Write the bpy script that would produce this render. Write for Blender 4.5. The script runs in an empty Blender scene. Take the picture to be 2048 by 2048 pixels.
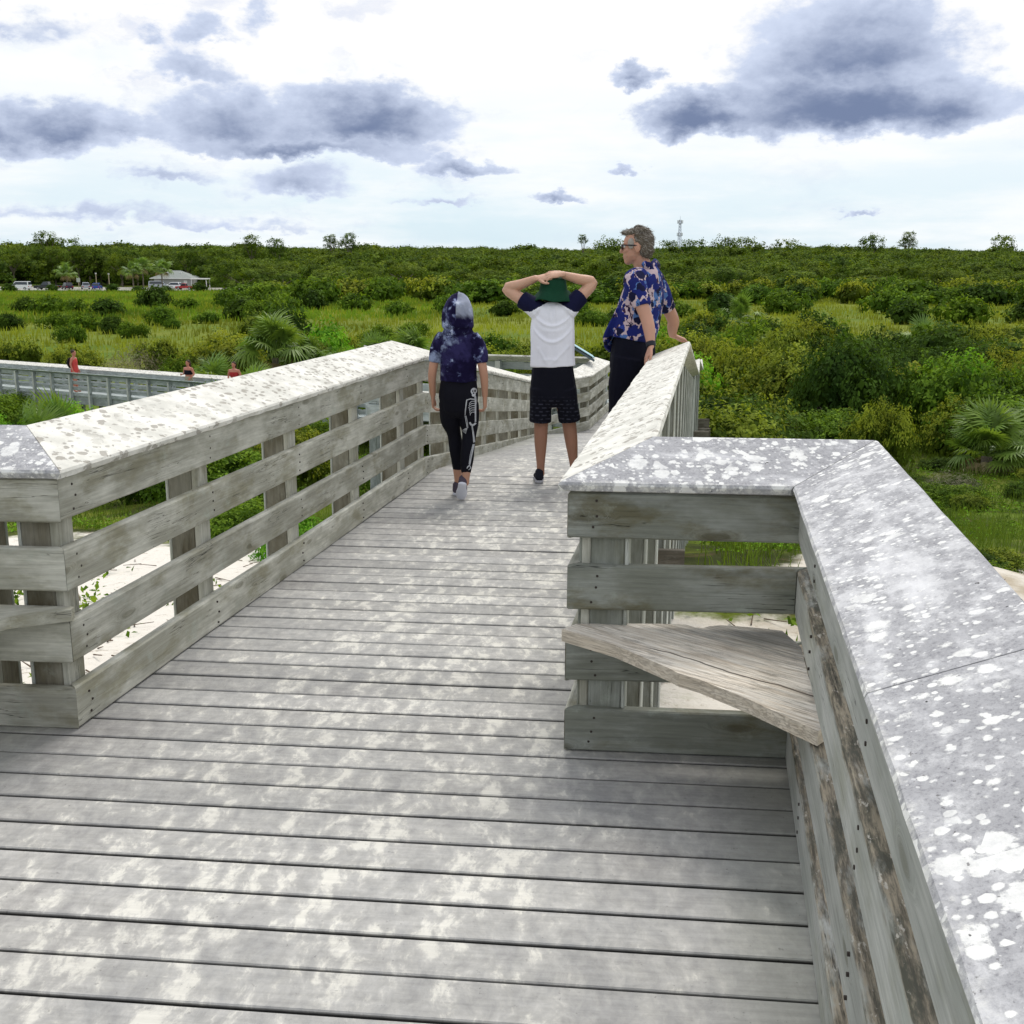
import bpy, math, random
import numpy as np
from mathutils import Vector, Matrix, Euler
from mathutils.bvhtree import BVHTree

# ------------------------------------------------------------------ camera, sky, sun, exposure
scene = bpy.context.scene
COL = scene.collection
R = math.radians
PITCH, ROLL, EYE, FOC = R(12.7), R(0.25), 1.49, 2200.0 / 2048.0

cam_d = bpy.data.cameras.new('camera')
cam = bpy.data.objects.new('camera', cam_d)
COL.objects.link(cam)
cam.location = (0, 0, EYE)
cam.rotation_mode = 'QUATERNION'
cam.rotation_quaternion = (Matrix.Rotation(R(90) - PITCH, 4, 'X') @ Matrix.Rotation(ROLL, 4, 'Z')).to_quaternion()
cam_d.sensor_width = 36.0
cam_d.lens = 36.0 * FOC
cam_d.clip_start = 0.05
cam_d.clip_end = 9000
scene.camera = cam

scene.view_settings.view_transform = 'Standard'
scene.view_settings.look = 'None'
scene.view_settings.gamma = 1.0
scene.view_settings.exposure = 0.0
scene.view_settings.use_curve_mapping = False
scene.cycles.max_bounces = 6
scene.cycles.diffuse_bounces = 3
scene.cycles.transparent_max_bounces = 6
scene.cycles.use_denoising = True

SUN_AZ, SUN_EL = R(16), R(58)          # azimuth clockwise from +Y


class NT:
    """tiny node-tree writer"""
    def __init__(self, tree):
        self.t = tree
    def n(self, typ, props=None, **inp):
        nd = self.t.nodes.new(typ)
        for k, v in (props or {}).items():
            setattr(nd, k, v)
        for k, v in inp.items():
            key = int(k[1:]) if k[0] == 'i' and k[1:].isdigit() else k.replace('_', ' ')
            self.set(nd.inputs[key], v)
        return nd
    def set(self, sock, v):
        if isinstance(v, bpy.types.NodeSocket):
            self.t.links.new(v, sock)
        elif isinstance(v, bpy.types.Node):
            self.t.links.new(v.outputs[0], sock)
        else:
            if isinstance(v, (tuple, list)) and len(v) == 3 and sock.type == 'RGBA':
                v = (*v, 1.0)
            sock.default_value = v
    def math(self, op, a, b=0.0, c=0.0, clamp=False):
        nd = self.t.nodes.new('ShaderNodeMath')
        nd.operation = op
        nd.use_clamp = clamp
        for s, v in zip(nd.inputs, (a, b, c)):
            self.set(s, v)
        return nd.outputs[0]
    def mix(self, f, a, b, mode='MIX'):
        nd = self.t.nodes.new('ShaderNodeMix')
        nd.data_type = 'RGBA'
        nd.blend_type = mode
        self.set(nd.inputs[0], f)
        self.set(nd.inputs[6], a)
        self.set(nd.inputs[7], b)
        return nd.outputs[2]
    def ramp(self, fac, stops, interp='LINEAR'):
        nd = self.t.nodes.new('ShaderNodeValToRGB')
        nd.color_ramp.interpolation = interp
        e = nd.color_ramp.elements
        while len(e) < len(stops):
            e.new(0.5)
        for el, (p, c) in zip(e, stops):
            el.position = p
            el.color = (c, c, c, 1) if not isinstance(c, (tuple, list)) else (*c, 1)
        self.set(nd.inputs[0], fac)
        return nd.outputs[0]
    def step(self, v, lo, hi):
        nd = self.t.nodes.new('ShaderNodeMapRange')
        nd.interpolation_type = 'SMOOTHSTEP'
        self.set(nd.inputs[0], v)
        nd.inputs[1].default_value = lo
        nd.inputs[2].default_value = hi
        return nd.outputs[0]
    def noise(self, vec, scale, detail=4.0, rough=0.55, dist=0.0, out=0):
        nd = self.n('ShaderNodeTexNoise', None, Vector=vec, Scale=scale, Detail=detail, Roughness=rough, Distortion=dist)
        return nd.outputs[out]
    def mapping(self, vec, scale=(1, 1, 1), loc=(0, 0, 0), rot=(0, 0, 0)):
        return self.n('ShaderNodeMapping', None, Vector=vec, Scale=scale, Location=loc, Rotation=rot).outputs[0]
    def vmath(self, op, a, b=(0, 0, 0)):
        nd = self.t.nodes.new('ShaderNodeVectorMath')
        nd.operation = op
        self.set(nd.inputs[0], a)
        self.set(nd.inputs[1], b)
        return nd.outputs[0]


world = bpy.data.worlds.new('World')
scene.world = world
world.use_nodes = True
wt = NT(world.node_tree)
wt.t.nodes.clear()


def build_sky():
    sky = wt.n('ShaderNodeTexSky', {'sky_type': 'NISHITA', 'sun_disc': False, 'sun_elevation': SUN_EL,
                                    'sun_rotation': SUN_AZ, 'altitude': 5.0, 'air_density': 1.0, 'dust_density': 1.2})
    tc = wt.n('ShaderNodeTexCoord').outputs['Generated']
    xyz = wt.n('ShaderNodeSeparateXYZ', None, Vector=tc)
    u0 = wt.math('ARCTAN2', xyz.outputs[0], xyz.outputs[1])
    v0 = wt.math('ARCSINE', xyz.outputs[2])
    base = wt.n('ShaderNodeCombineXYZ', None, X=u0, Y=v0).outputs[0]
    base_s = wt.mapping(base, (1.0, 1.7, 1.0))
    # ragged cloud edges: warp the directions with two noises
    w1 = wt.n('ShaderNodeTexNoise', None, Vector=base_s, Scale=21.0, Detail=8.0, Roughness=0.62).outputs[1]
    w1 = wt.vmath('SUBTRACT', w1, (0.5, 0.5, 0.5))
    w1 = wt.vmath('MULTIPLY', w1, (0.085, 0.052, 0.0))
    p = wt.vmath('ADD', base, w1)
    ps = wt.n('ShaderNodeSeparateXYZ', None, Vector=p)
    u, v = ps.outputs[0], ps.outputs[1]
    # (azimuth, elevation, half width, half height, weight) of the cumulus clouds over the land ahead, radians
    blobs = CLOUDS
    D = None
    for (a, e, w, h, k) in blobs:
        du = wt.math('DIVIDE', wt.math('SUBTRACT', u, a), w * 1.0)
        dv = wt.math('DIVIDE', wt.math('SUBTRACT', v, e), h * 1.05)
        # flat bases: the lower half falls off faster
        dv = wt.math('MULTIPLY', dv, wt.math('ADD', 1.0, wt.math('MULTIPLY', 0.95, wt.math('LESS_THAN', dv, 0.0))))
        r = wt.math('SQRT', wt.math('ADD', wt.math('MULTIPLY', du, du), wt.math('MULTIPLY', dv, dv)))
        d = wt.math('MULTIPLY', wt.math('SUBTRACT', 1.0, r), k)
        D = d if D is None else wt.math('SMOOTH_MAX', D, d, 0.12)
    # weather goes on out of view, clouds thickened there to dim ambient light
    far = wt.noise(wt.mapping(tc, (1.0, 1.0, 2.6)), 3.4, 6.0, 0.55)
    ahead = wt.math('MULTIPLY', wt.step(wt.math('ABSOLUTE', u0), 0.72, 0.5), wt.step(v0, 0.34, 0.24))
    gen = wt.math('MULTIPLY', wt.math('SUBTRACT', far, 0.50), 3.2)
    gen = wt.math('SUBTRACT', gen, wt.math('MULTIPLY', ahead, 4.0))
    D = wt.math('MAXIMUM', D, gen)
    puff = wt.noise(base_s, 24.0, 8.0, 0.64)
    body = wt.noise(wt.mapping(base, (1.0, 1.5, 1.0), (2.3, 0.7, 0)), 8.5, 5.0, 0.6)
    mask = wt.math('ADD', D, wt.math('MULTIPLY', wt.math('SUBTRACT', puff, 0.5), 0.62))
    mask = wt.math('ADD', mask, wt.math('MULTIPLY', wt.math('SUBTRACT', body, 0.5), 0.50))
    cover = wt.step(mask, -0.08, 0.22)
    dark = wt.step(wt.math('ADD', mask, wt.math('MULTIPLY', wt.math('SUBTRACT', wt.noise(base_s, 11.0, 5.0, 0.6), 0.5), 0.8)), -0.10, 1.15)
    veil_n = wt.noise(wt.mapping(base, (1.0, 5.0, 1.0), (3.1, 0.4, 0)), 5.0, 6.0, 0.6)
    low = wt.step(v0, 0.20, 0.0)
    veil = wt.math('SUBTRACT', 1.06, wt.math('MULTIPLY', low, wt.math('MULTIPLY', wt.step(veil_n, 0.72, 0.36), 0.62)))
    veil = wt.math('SUBTRACT', veil, wt.math('MULTIPLY', wt.step(wt.noise(wt.mapping(base, (1.0, 2.0, 1.0), (7.1, 2.2, 0)), 4.0, 5.0, 0.55), 0.46, 0.70), wt.math('MULTIPLY', wt.step(u0, 0.1, -0.25), 0.42)))
    veil = wt.math('MINIMUM', veil, 1.0)
    white = wt.mix(low, (10.3, 10.3, 10.3), (9.6, 10.0, 10.2))
    blue = wt.mix(0.25, (5.4, 8.3, 10.2), sky.outputs[0])
    c = wt.mix(veil, blue, white)
    grey = wt.mix(dark, (6.8, 7.6, 9.4), (1.9, 2.45, 3.95))
    # thin torn scraps of cloud between the big ones
    scrap = wt.noise(wt.mapping(p, (1.0, 2.4, 1.0), (0.9, 4.2, 0)), 7.5, 8.0, 0.62)
    scrap = wt.math('MULTIPLY', wt.step(scrap, 0.53, 0.72), wt.math('ADD', 0.16, wt.math('MULTIPLY', wt.step(u0, 0.12, -0.2), 0.42)))
    c = wt.mix(scrap, c, (5.6, 6.4, 8.6))
    c = wt.mix(cover, c, grey)
    # below the horizon the air over the land
    c = wt.mix(wt.step(v0, 0.0, -0.05), c, (3.0, 3.3, 3.0))
    bg = wt.n('ShaderNodeBackground', None, Color=c, Strength=0.1)
    out = wt.n('ShaderNodeOutputWorld', None, Surface=bg)


CLOUDS = [
    (0.285, 0.122, 0.145, 0.042, 1.35), (0.276, 0.162, 0.105, 0.055, 0.95), (0.163, 0.119, 0.064, 0.028, 1.25),
    (0.105, 0.156, 0.024, 0.015, 0.75), (0.352, 0.121, 0.060, 0.038, 1.10), (-0.131, 0.113, 0.091, 0.037, 1.15),
    (-0.242, 0.111, 0.070, 0.032, 0.78), (-0.182, 0.096, 0.136, 0.015, 0.80), (-0.275, 0.150, 0.040, 0.018, 0.50), (-0.325, 0.106, 0.060, 0.020, 0.62), (-0.300, 0.172, 0.018, 0.010, 0.40),
    (-0.254, 0.180, 0.026, 0.014, 0.42), (-0.378, 0.100, 0.059, 0.030, 0.95), (-0.424, 0.094, 0.050, 0.030, 0.85),
    (-0.190, 0.066, 0.056, 0.018, 0.50), (-0.045, 0.081, 0.048, 0.012, 0.75), (0.035, 0.057, 0.025, 0.007, 0.60),
    (0.097, 0.078, 0.013, 0.006, 0.60), (-0.297, 0.070, 0.041, 0.007, 0.34), (-0.366, 0.036, 0.077, 0.007, 0.20),
    (-0.255, 0.031, 0.100, 0.005, 0.18), (0.294, 0.044, 0.018, 0.005, 0.50), (-0.065, 0.053, 0.036, 0.006, 0.40),
    (-0.424, 0.205, 0.055, 0.010, 0.22), (-0.413, 0.178, 0.068, 0.010, 0.22), (-0.217, 0.199, 0.014, 0.027, 0.26),
]
build_sky()

sun_d = bpy.data.lights.new('sun', 'SUN')
sun_d.energy = 2.0
sun_d.angle = R(22)
sun_d.color = (1.0, 0.95, 0.87)
sun = bpy.data.objects.new('sun', sun_d)
COL.objects.link(sun)
sun.rotation_mode = 'QUATERNION'
sun.rotation_quaternion = Vector((math.sin(SUN_AZ) * math.cos(SUN_EL), math.cos(SUN_AZ) * math.cos(SUN_EL),
                                  math.sin(SUN_EL))).to_track_quat('Z', 'Y')

# ------------------------------------------------------------------ materials
def new_mat(name):
    m = bpy.data.materials.new(name)
    m.use_nodes = True
    m.node_tree.nodes.clear()
    return m, NT(m.node_tree)


def finish(nt, color, rough=0.8, bump=None, bstr=0.3, bdist=0.01, spec=0.3, sss=None):
    b = nt.n('ShaderNodeBsdfPrincipled', None, Base_Color=color, Roughness=rough)
    b.inputs['Specular IOR Level'].default_value = spec
    if bump is not None:
        nt.set(b.inputs['Normal'], nt.n('ShaderNodeBump', None, Strength=bstr, Distance=bdist, Height=bump).outputs[0])
    nt.n('ShaderNodeOutputMaterial', None, Surface=b)
    return b


def plain(name, col, rough=0.6, var=0.12, scale=8.0, spec=0.3, metal=0.0):
    m, t = new_mat(name)
    co = t.n('ShaderNodeTexCoord').outputs['Object']
    nz = t.noise(co, scale, 4.0)
    c = t.mix(nz, tuple(x * (1 - var) for x in col), tuple(min(1, x * (1 + var)) for x in col))
    b = finish(t, c, rough, nz, 0.08, 0.01, spec)
    b.inputs['Metallic'].default_value = metal
    return m


def obj_coords(t, spread=37.0):
    co = t.n('ShaderNodeTexCoord').outputs['Object']
    rnd = t.n('ShaderNodeObjectInfo').outputs['Random']
    off = t.n('ShaderNodeCombineXYZ', None, X=t.math('MULTIPLY', rnd, spread), Y=t.math('MULTIPLY', rnd, spread * 0.37),
              Z=t.math('MULTIPLY', rnd, spread * 0.71)).outputs[0]
    return t.vmath('ADD', co, off), rnd


def wood_mat(name, base=(0.30, 0.32, 0.29), pale=(0.46, 0.48, 0.46), stain=(0.20, 0.21, 0.14), stain_amt=0.55,
             rot=0.0, knots=True):
    m, t = new_mat(name)
    co, rnd = obj_coords(t)
    raw = t.n('ShaderNodeTexCoord').outputs['Object']
    wob = t.noise(t.mapping(co, (1.2, 5, 5)), 1.4, 3.0, 0.5, out=1)
    wv = t.vmath('ADD', co, t.vmath('MULTIPLY', t.vmath('SUBTRACT', wob, (0.5, 0.5, 0.5)), (0.0, 0.05, 0.03)))
    # knots: the grain swirls round scattered centres
    kv = t.n('ShaderNodeTexVoronoi', {'voronoi_dimensions': '2D'}, Vector=t.mapping(co, (2.1, 7.5, 1.0)), Scale=1.0, Randomness=1.0)
    kd = kv.outputs['Distance']
    kc = t.n('ShaderNodeSeparateColor', None, Color=kv.outputs['Color']).outputs[0]
    kn = t.math('MULTIPLY', t.step(kd, 0.24, 0.02), t.step(kc, 0.70, 0.74))
    wv = t.vmath('ADD', wv, t.n('ShaderNodeCombineXYZ', None, Y=t.math('MULTIPLY', kn, 0.085), Z=t.math('MULTIPLY', kn, 0.03)).outputs[0])
    grain = t.noise(t.mapping(wv, (1.6, 42, 42)), 2.0, 7.0, 0.62)
    fine = t.noise(t.mapping(wv, (5.0, 160, 160)), 2.0, 4.0, 0.6)
    blot = t.noise(t.mapping(co, (1.6, 4.0, 4.0)), 2.3, 5.0, 0.6)
    blot2 = t.noise(t.mapping(co, (1.0, 2.2, 2.2), (7, 3, 1)), 3.1, 6.0, 0.65)
    c = t.mix(t.step(blot, 0.38, 0.66), base, pale)
    c = t.mix(t.math('MULTIPLY', t.step(blot2, 0.50, 0.68), stain_amt), c, stain)
    c = t.mix(t.math('MULTIPLY', t.step(kn, 0.55, 0.95), 0.55), c, tuple(0.55 * x for x in stain))
    # pale moss and algae bloom
    c = t.mix(t.math('MULTIPLY', t.step(t.noise(co, 9.0, 6.0, 0.7), 0.56, 0.74), 0.45), c, (0.42, 0.46, 0.40))
    g = t.math('ADD', 0.54, t.math('MULTIPLY', grain, 0.90))
    g = t.math('MULTIPLY', g, t.math('ADD', 0.86, t.math('MULTIPLY', fine, 0.28)))
    cr_n = t.noise(t.mapping(wv, (0.9, 34, 34), (2, 9, 4)), 1.7, 3.0, 0.5)
    crack = t.step(t.math('ABSOLUTE', t.math('SUBTRACT', cr_n, 0.53)), 0.0, 0.012)
    where = t.step(t.noise(t.mapping(co, (1.4, 3, 3)), 1.9, 2.0), 0.54, 0.62)
    crack = t.math('SUBTRACT', 1.0, t.math('MULTIPLY', t.math('SUBTRACT', 1.0, crack), t.math('MULTIPLY', where, 0.75)))
    g = t.math('MULTIPLY', g, crack)
    if rot:
        # decayed strip along the upper edge and top of the board
        y = t.n('ShaderNodeSeparateXYZ', None, Vector=raw).outputs[1]
        rn = t.noise(t.mapping(co, (2.2, 10, 10)), 2.0, 6.0, 0.68)
        rm = t.step(t.math('ADD', t.math('MULTIPLY', t.math('SUBTRACT', y, 0.112), 16.0), t.math('MULTIPLY', rn, 1.6)), 0.90, 1.25)
        rc = t.mix(t.step(t.noise(t.mapping(co, (5, 60, 60)), 2.0, 6.0, 0.7), 0.36, 0.62), (0.060, 0.045, 0.026), (0.37, 0.31, 0.22))
        rc = t.mix(t.step(t.noise(t.mapping(co, (3, 14, 14)), 2.4, 6.0, 0.7), 0.46, 0.62), rc, (0.045, 0.042, 0.024))
        rc = t.mix(t.step(t.noise(t.mapping(co, (14, 40, 40)), 1.5, 5.0, 0.7), 0.60, 0.68), rc, (0.56, 0.52, 0.45))
        c = t.mix(t.math('MULTIPLY', rm, rot), c, rc)
    c = t.mix(1.0, c, g, 'MULTIPLY')
    lum = t.math('ADD', 0.86, t.math('MULTIPLY', rnd, 0.28))
    c = t.mix(1.0, c, lum, 'MULTIPLY')
    h = t.math('ADD', t.math('MULTIPLY', grain, 0.6), t.math('ADD', t.math('MULTIPLY', crack, 0.8), t.math('MULTIPLY', fine, 0.25)))
    finish(t, c, 0.82, h, 0.55, 0.004, 0.2)
    return m


def deck_mat():
    m, t = new_mat('weathered_deck_wood')
    co, rnd = obj_coords(t)
    pos = t.n('ShaderNodeNewGeometry').outputs['Position']
    grain = t.noise(t.mapping(co, (2.0, 36, 36)), 2.0, 6.0, 0.6)
    fine = t.noise(co, 140.0, 3.0, 0.7)
    base = t.mix(t.noise(pos, 5.0, 5.0), (0.270, 0.268, 0.263), (0.370, 0.367, 0.358))
    base = t.mix(t.step(t.noise(pos, 1.1, 3.0), 0.5, 0.7), base, (0.30, 0.29, 0.28))
    # wind-blown sand: streaks laid across the boards, thicker where people walk
    warp = t.noise(pos, 9.0, 3.0, 0.5, out=1)
    own = t.n('ShaderNodeCombineXYZ', None, X=t.math('MULTIPLY', rnd, 0.10), Y=t.math('MULTIPLY', rnd, 0.05)).outputs[0]     # every board holds the sand its own way
    wpos = t.vmath('ADD', t.vmath('ADD', pos, own), t.vmath('MULTIPLY', t.vmath('SUBTRACT', warp, (0.5, 0.5, 0.5)), (0.06, 0.06, 0)))
    st = t.mapping(wpos, (3.9, 1.5, 1.0), (0, 0, 0), (0, 0, R(-42)))
    s_big = t.noise(st, 2.0, 3.0, 0.5)
    s_mid = t.noise(t.mapping(wpos, (2.6, 1.25, 1.0), (5, 2, 0), (0, 0, R(-50))), 8.0, 6.0, 0.64)
    s = t.math('ADD', t.math('MULTIPLY', s_big, 0.36), t.math('MULTIPLY', s_mid, 0.64))
    xyz = t.n('ShaderNodeSeparateXYZ', None, Vector=pos)
    side = t.math('SUBTRACT', xyz.outputs[0], t.math('MULTIPLY', xyz.outputs[1], 0.18))   # distance across the walk
    mid = t.step(t.math('ABSOLUTE', t.math('ADD', side, 0.98)), 1.30, 0.35)
    s2 = t.math('ADD', s, t.math('MULTIPLY', t.math('SUBTRACT', mid, 0.62), 0.13))
    s2 = t.math('ADD', s2, t.math('MULTIPLY', t.math('SUBTRACT', fine, 0.5), 0.05))
    sand = t.step(s2, 0.34, 0.68)
    crisp = t.step(t.math('ADD', s2, t.math('MULTIPLY', t.math('SUBTRACT', t.noise(pos, 26.0, 4.0, 0.65), 0.5), 0.10)), 0.548, 0.655)
    c = t.mix(t.math('MULTIPLY', sand, 0.80), base, (0.53, 0.518, 0.482))
    mot = t.noise(wpos, 22.0, 6.0, 0.68)
    c = t.mix(1.0, c, t.math('ADD', 0.60, t.math('MULTIPLY', mot, 0.76)), 'MULTIPLY')
    c = t.mix(t.math('MULTIPLY', crisp, 0.70), c, (0.74, 0.72, 0.645))
    # damp green edge close to the rails
    c = t.mix(t.math('MULTIPLY', t.step(mid, 0.25, 0.0), 0.35), c, (0.30, 0.31, 0.25))
    g = t.math('ADD', 0.74, t.math('MULTIPLY', grain, 0.48))
    g = t.math('MULTIPLY', g, t.math('ADD', 0.88, t.math('MULTIPLY', rnd, 0.24)))
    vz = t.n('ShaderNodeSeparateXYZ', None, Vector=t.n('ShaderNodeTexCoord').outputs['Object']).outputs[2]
    g = t.math('MULTIPLY', g, t.math('ADD', 0.10, t.math('MULTIPLY', t.step(vz, -0.009, -0.0025), 0.90)))   # shade of the gaps painted black on the plank sides
    speck = t.step(t.noise(co, 60.0, 3.0, 0.6), 0.27, 0.33)
    g = t.math('MULTIPLY', g, t.math('ADD', 0.7, t.math('MULTIPLY', speck, 0.3)))
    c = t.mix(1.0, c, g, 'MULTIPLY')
    h = t.math('ADD', t.math('MULTIPLY', grain, 0.5), t.math('ADD', t.math('MULTIPLY', sand, 0.5), t.math('MULTIPLY', fine, 0.25)))
    finish(t, c, 0.72, h, 0.5, 0.004, 0.35)
    return m


def cap_white_mat():
    """crusty cream lichen over the whole board, with little bare grey-brown flecks"""
    m, t = new_mat('lichen_crusted_cap')
    co, rnd = obj_coords(t, 11.0)
    n1 = t.noise(t.mapping(co, (1.0, 1.0, 1.0)), 7.0, 6.0, 0.62)
    c = t.mix(t.step(n1, 0.35, 0.65), (0.64, 0.63, 0.57), (0.84, 0.825, 0.755))
    wp = t.vmath('ADD', co, t.vmath('MULTIPLY', t.noise(co, 16.0, 4.0, 0.6, out=1), (0.05, 0.05, 0.05)))
    vor = t.n('ShaderNodeTexVoronoi', None, Vector=t.mapping(wp, (0.75, 1.5, 1.5), (0, 0, 0), (0, 0, R(24))), Scale=26.0, Randomness=1.0)
    cell = t.n('ShaderNodeSeparateColor', None, Color=vor.outputs['Color']).outputs[0]
    size = t.math('MULTIPLY', t.math('SUBTRACT', cell, 0.12), 0.62)
    fl = t.step(t.math('SUBTRACT', vor.outputs['Distance'], size), 0.08, -0.06)
    patch = t.step(t.noise(co, 4.0, 3.0), 0.30, 0.52)
    c = t.mix(t.math('MULTIPLY', fl, t.math('MULTIPLY', patch, 0.85)), c, t.mix(n1, (0.28, 0.25, 0.20), (0.46, 0.44, 0.40)))
    sm = t.noise(co, 90.0, 3.0, 0.7)
    c = t.mix(t.step(sm, 0.62, 0.74), c, (0.45, 0.43, 0.38))
    finish(t, c, 0.9, t.math('SUBTRACT', t.math('ADD', n1, t.math('MULTIPLY', sm, 0.4)), t.math('MULTIPLY', fl, 0.7)), 0.7, 0.006, 0.15)
    return m


def cap_grey_mat():
    """smooth lavender-grey board with round white lichen rosettes"""
    m, t = new_mat('lichen_spotted_cap')
    co, rnd = obj_coords(t, 23.0)
    n1 = t.noise(t.mapping(co, (1.5, 5.0, 5.0)), 3.0, 7.0, 0.6)
    grit = t.noise(co, 120.0, 4.0, 0.75)
    lg = t.noise(t.mapping(co, (1.2, 40, 40)), 2.0, 6.0, 0.65)
    n1 = t.math('ADD', t.math('MULTIPLY', n1, 0.55), t.math('MULTIPLY', lg, 0.45))
    c = t.mix(n1, (0.27, 0.27, 0.283), (0.48, 0.48, 0.495))
    c = t.mix(t.math('MULTIPLY', t.step(grit, 0.46, 0.70), 0.75), c, (0.17, 0.17, 0.185))
    c = t.mix(t.math('MULTIPLY', t.step(t.noise(co, 34.0, 6.0, 0.75), 0.50, 0.66), 0.45), c, (0.56, 0.56, 0.57))
    c = t.mix(t.step(t.noise(t.mapping(co, (0.5, 2.0, 2.0), (4, 1, 0)), 4.0, 6.0, 0.6), 0.52, 0.72), c, (0.70, 0.70, 0.71))
    ragged = t.noise(co, 36.0, 6.0, 0.72)
    crowd = t.math('MULTIPLY', t.math('SUBTRACT', t.noise(co, 3.4, 4.0), 0.52), 0.95)
    # the middle of the long near board is bleached and carries few rosettes
    wy = t.n('ShaderNodeSeparateXYZ', None, Vector=t.n('ShaderNodeNewGeometry').outputs['Position']).outputs[1]
    bare = t.math('MULTIPLY', t.step(wy, 1.2, 2.1), t.step(wy, 3.2, 3.0))
    crowd = t.math('SUBTRACT', crowd, t.math('MULTIPLY', bare, 0.20))
    crowd = t.math('ADD', crowd, t.math('MULTIPLY', t.step(wy, 1.35, 0.7), 0.12))
    spots = None
    for sc, thr, loc, gain in ((12.0, 0.50, (0, 0, 0), 0.95), (19.0, 0.46, (3, 5, 1), 0.95), (33.0, 0.36, (8, 2, 4), 0.85), (64.0, 0.40, (1, 6, 2), 0.9)):
        vor = t.n('ShaderNodeTexVoronoi', None, Vector=t.mapping(co, (1, 1, 1), loc), Scale=sc, Randomness=1.0)
        cell = t.n('ShaderNodeSeparateColor', None, Color=vor.outputs['Color']).outputs[1]
        rad = t.math('MULTIPLY', t.math('SUBTRACT', cell, thr), gain)
        e = t.math('SUBTRACT', t.math('ADD', rad, crowd), t.math('ADD', vor.outputs['Distance'], t.math('MULTIPLY', t.math('SUBTRACT', ragged, 0.5), 0.85)))
        e = t.step(e, -0.05, 0.09)
        spots = e if spots is None else t.math('MAXIMUM', spots, e)
    c = t.mix(t.math('MULTIPLY', spots, t.math('ADD', 0.55, t.math('MULTIPLY', t.step(t.noise(co, 14.0, 5.0, 0.7), 0.32, 0.55), 0.42))), c, t.mix(ragged, (0.74, 0.74, 0.71), (0.90, 0.90, 0.87)))
    # thin half-see-through bloom and pits between the rosettes
    bl = t.noise(t.mapping(co, (2.6, 3.4, 3.4), (5, 5, 2), (0, 0, R(20))), 5.0, 8.0, 0.72)
    c = t.mix(t.math('MULTIPLY', t.step(t.math('ADD', bl, t.math('MULTIPLY', bare, 0.07)), 0.50, 0.68), 0.50), c, (0.80, 0.80, 0.80))
    sm2 = t.n('ShaderNodeTexVoronoi', None, Vector=t.vmath('ADD', co, t.vmath('MULTIPLY', t.noise(co, 60.0, 3.0, 0.6, out=1), (0.02, 0.02, 0.02))), Scale=75.0, Randomness=1.0)
    sc2 = t.n('ShaderNodeSeparateColor', None, Color=sm2.outputs['Color']).outputs[2]
    c = t.mix(t.math('MULTIPLY', t.step(t.math('SUBTRACT', t.math('MULTIPLY', t.math('SUBTRACT', sc2, 0.55), 0.8), sm2.outputs['Distance']), -0.03, 0.05), 0.55), c, (0.82, 0.82, 0.81))
    c = t.mix(t.math('MULTIPLY', t.step(t.noise(co, 85.0, 3.0, 0.6), 0.33, 0.27), 0.75), c, (0.12, 0.115, 0.115))
    # white crust along the walkway-side lip
    y = t.n('ShaderNodeSeparateXYZ', None, Vector=t.n('ShaderNodeTexCoord').outputs['Object']).outputs[1]
    lip = t.step(t.math('ADD', y, t.math('MULTIPLY', ragged, 0.14)), 0.090, 0.030)
    c = t.mix(t.math('MULTIPLY', lip, 0.85), c, (0.84, 0.83, 0.76))
    c = t.mix(t.step(t.noise(co, 48.0, 2.0), 0.26, 0.22), c, (0.03, 0.03, 0.03))
    finish(t, c, 0.8, t.math('ADD', t.math('MULTIPLY', spots, 0.6), grit), 0.45, 0.003, 0.25)
    return m


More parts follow.
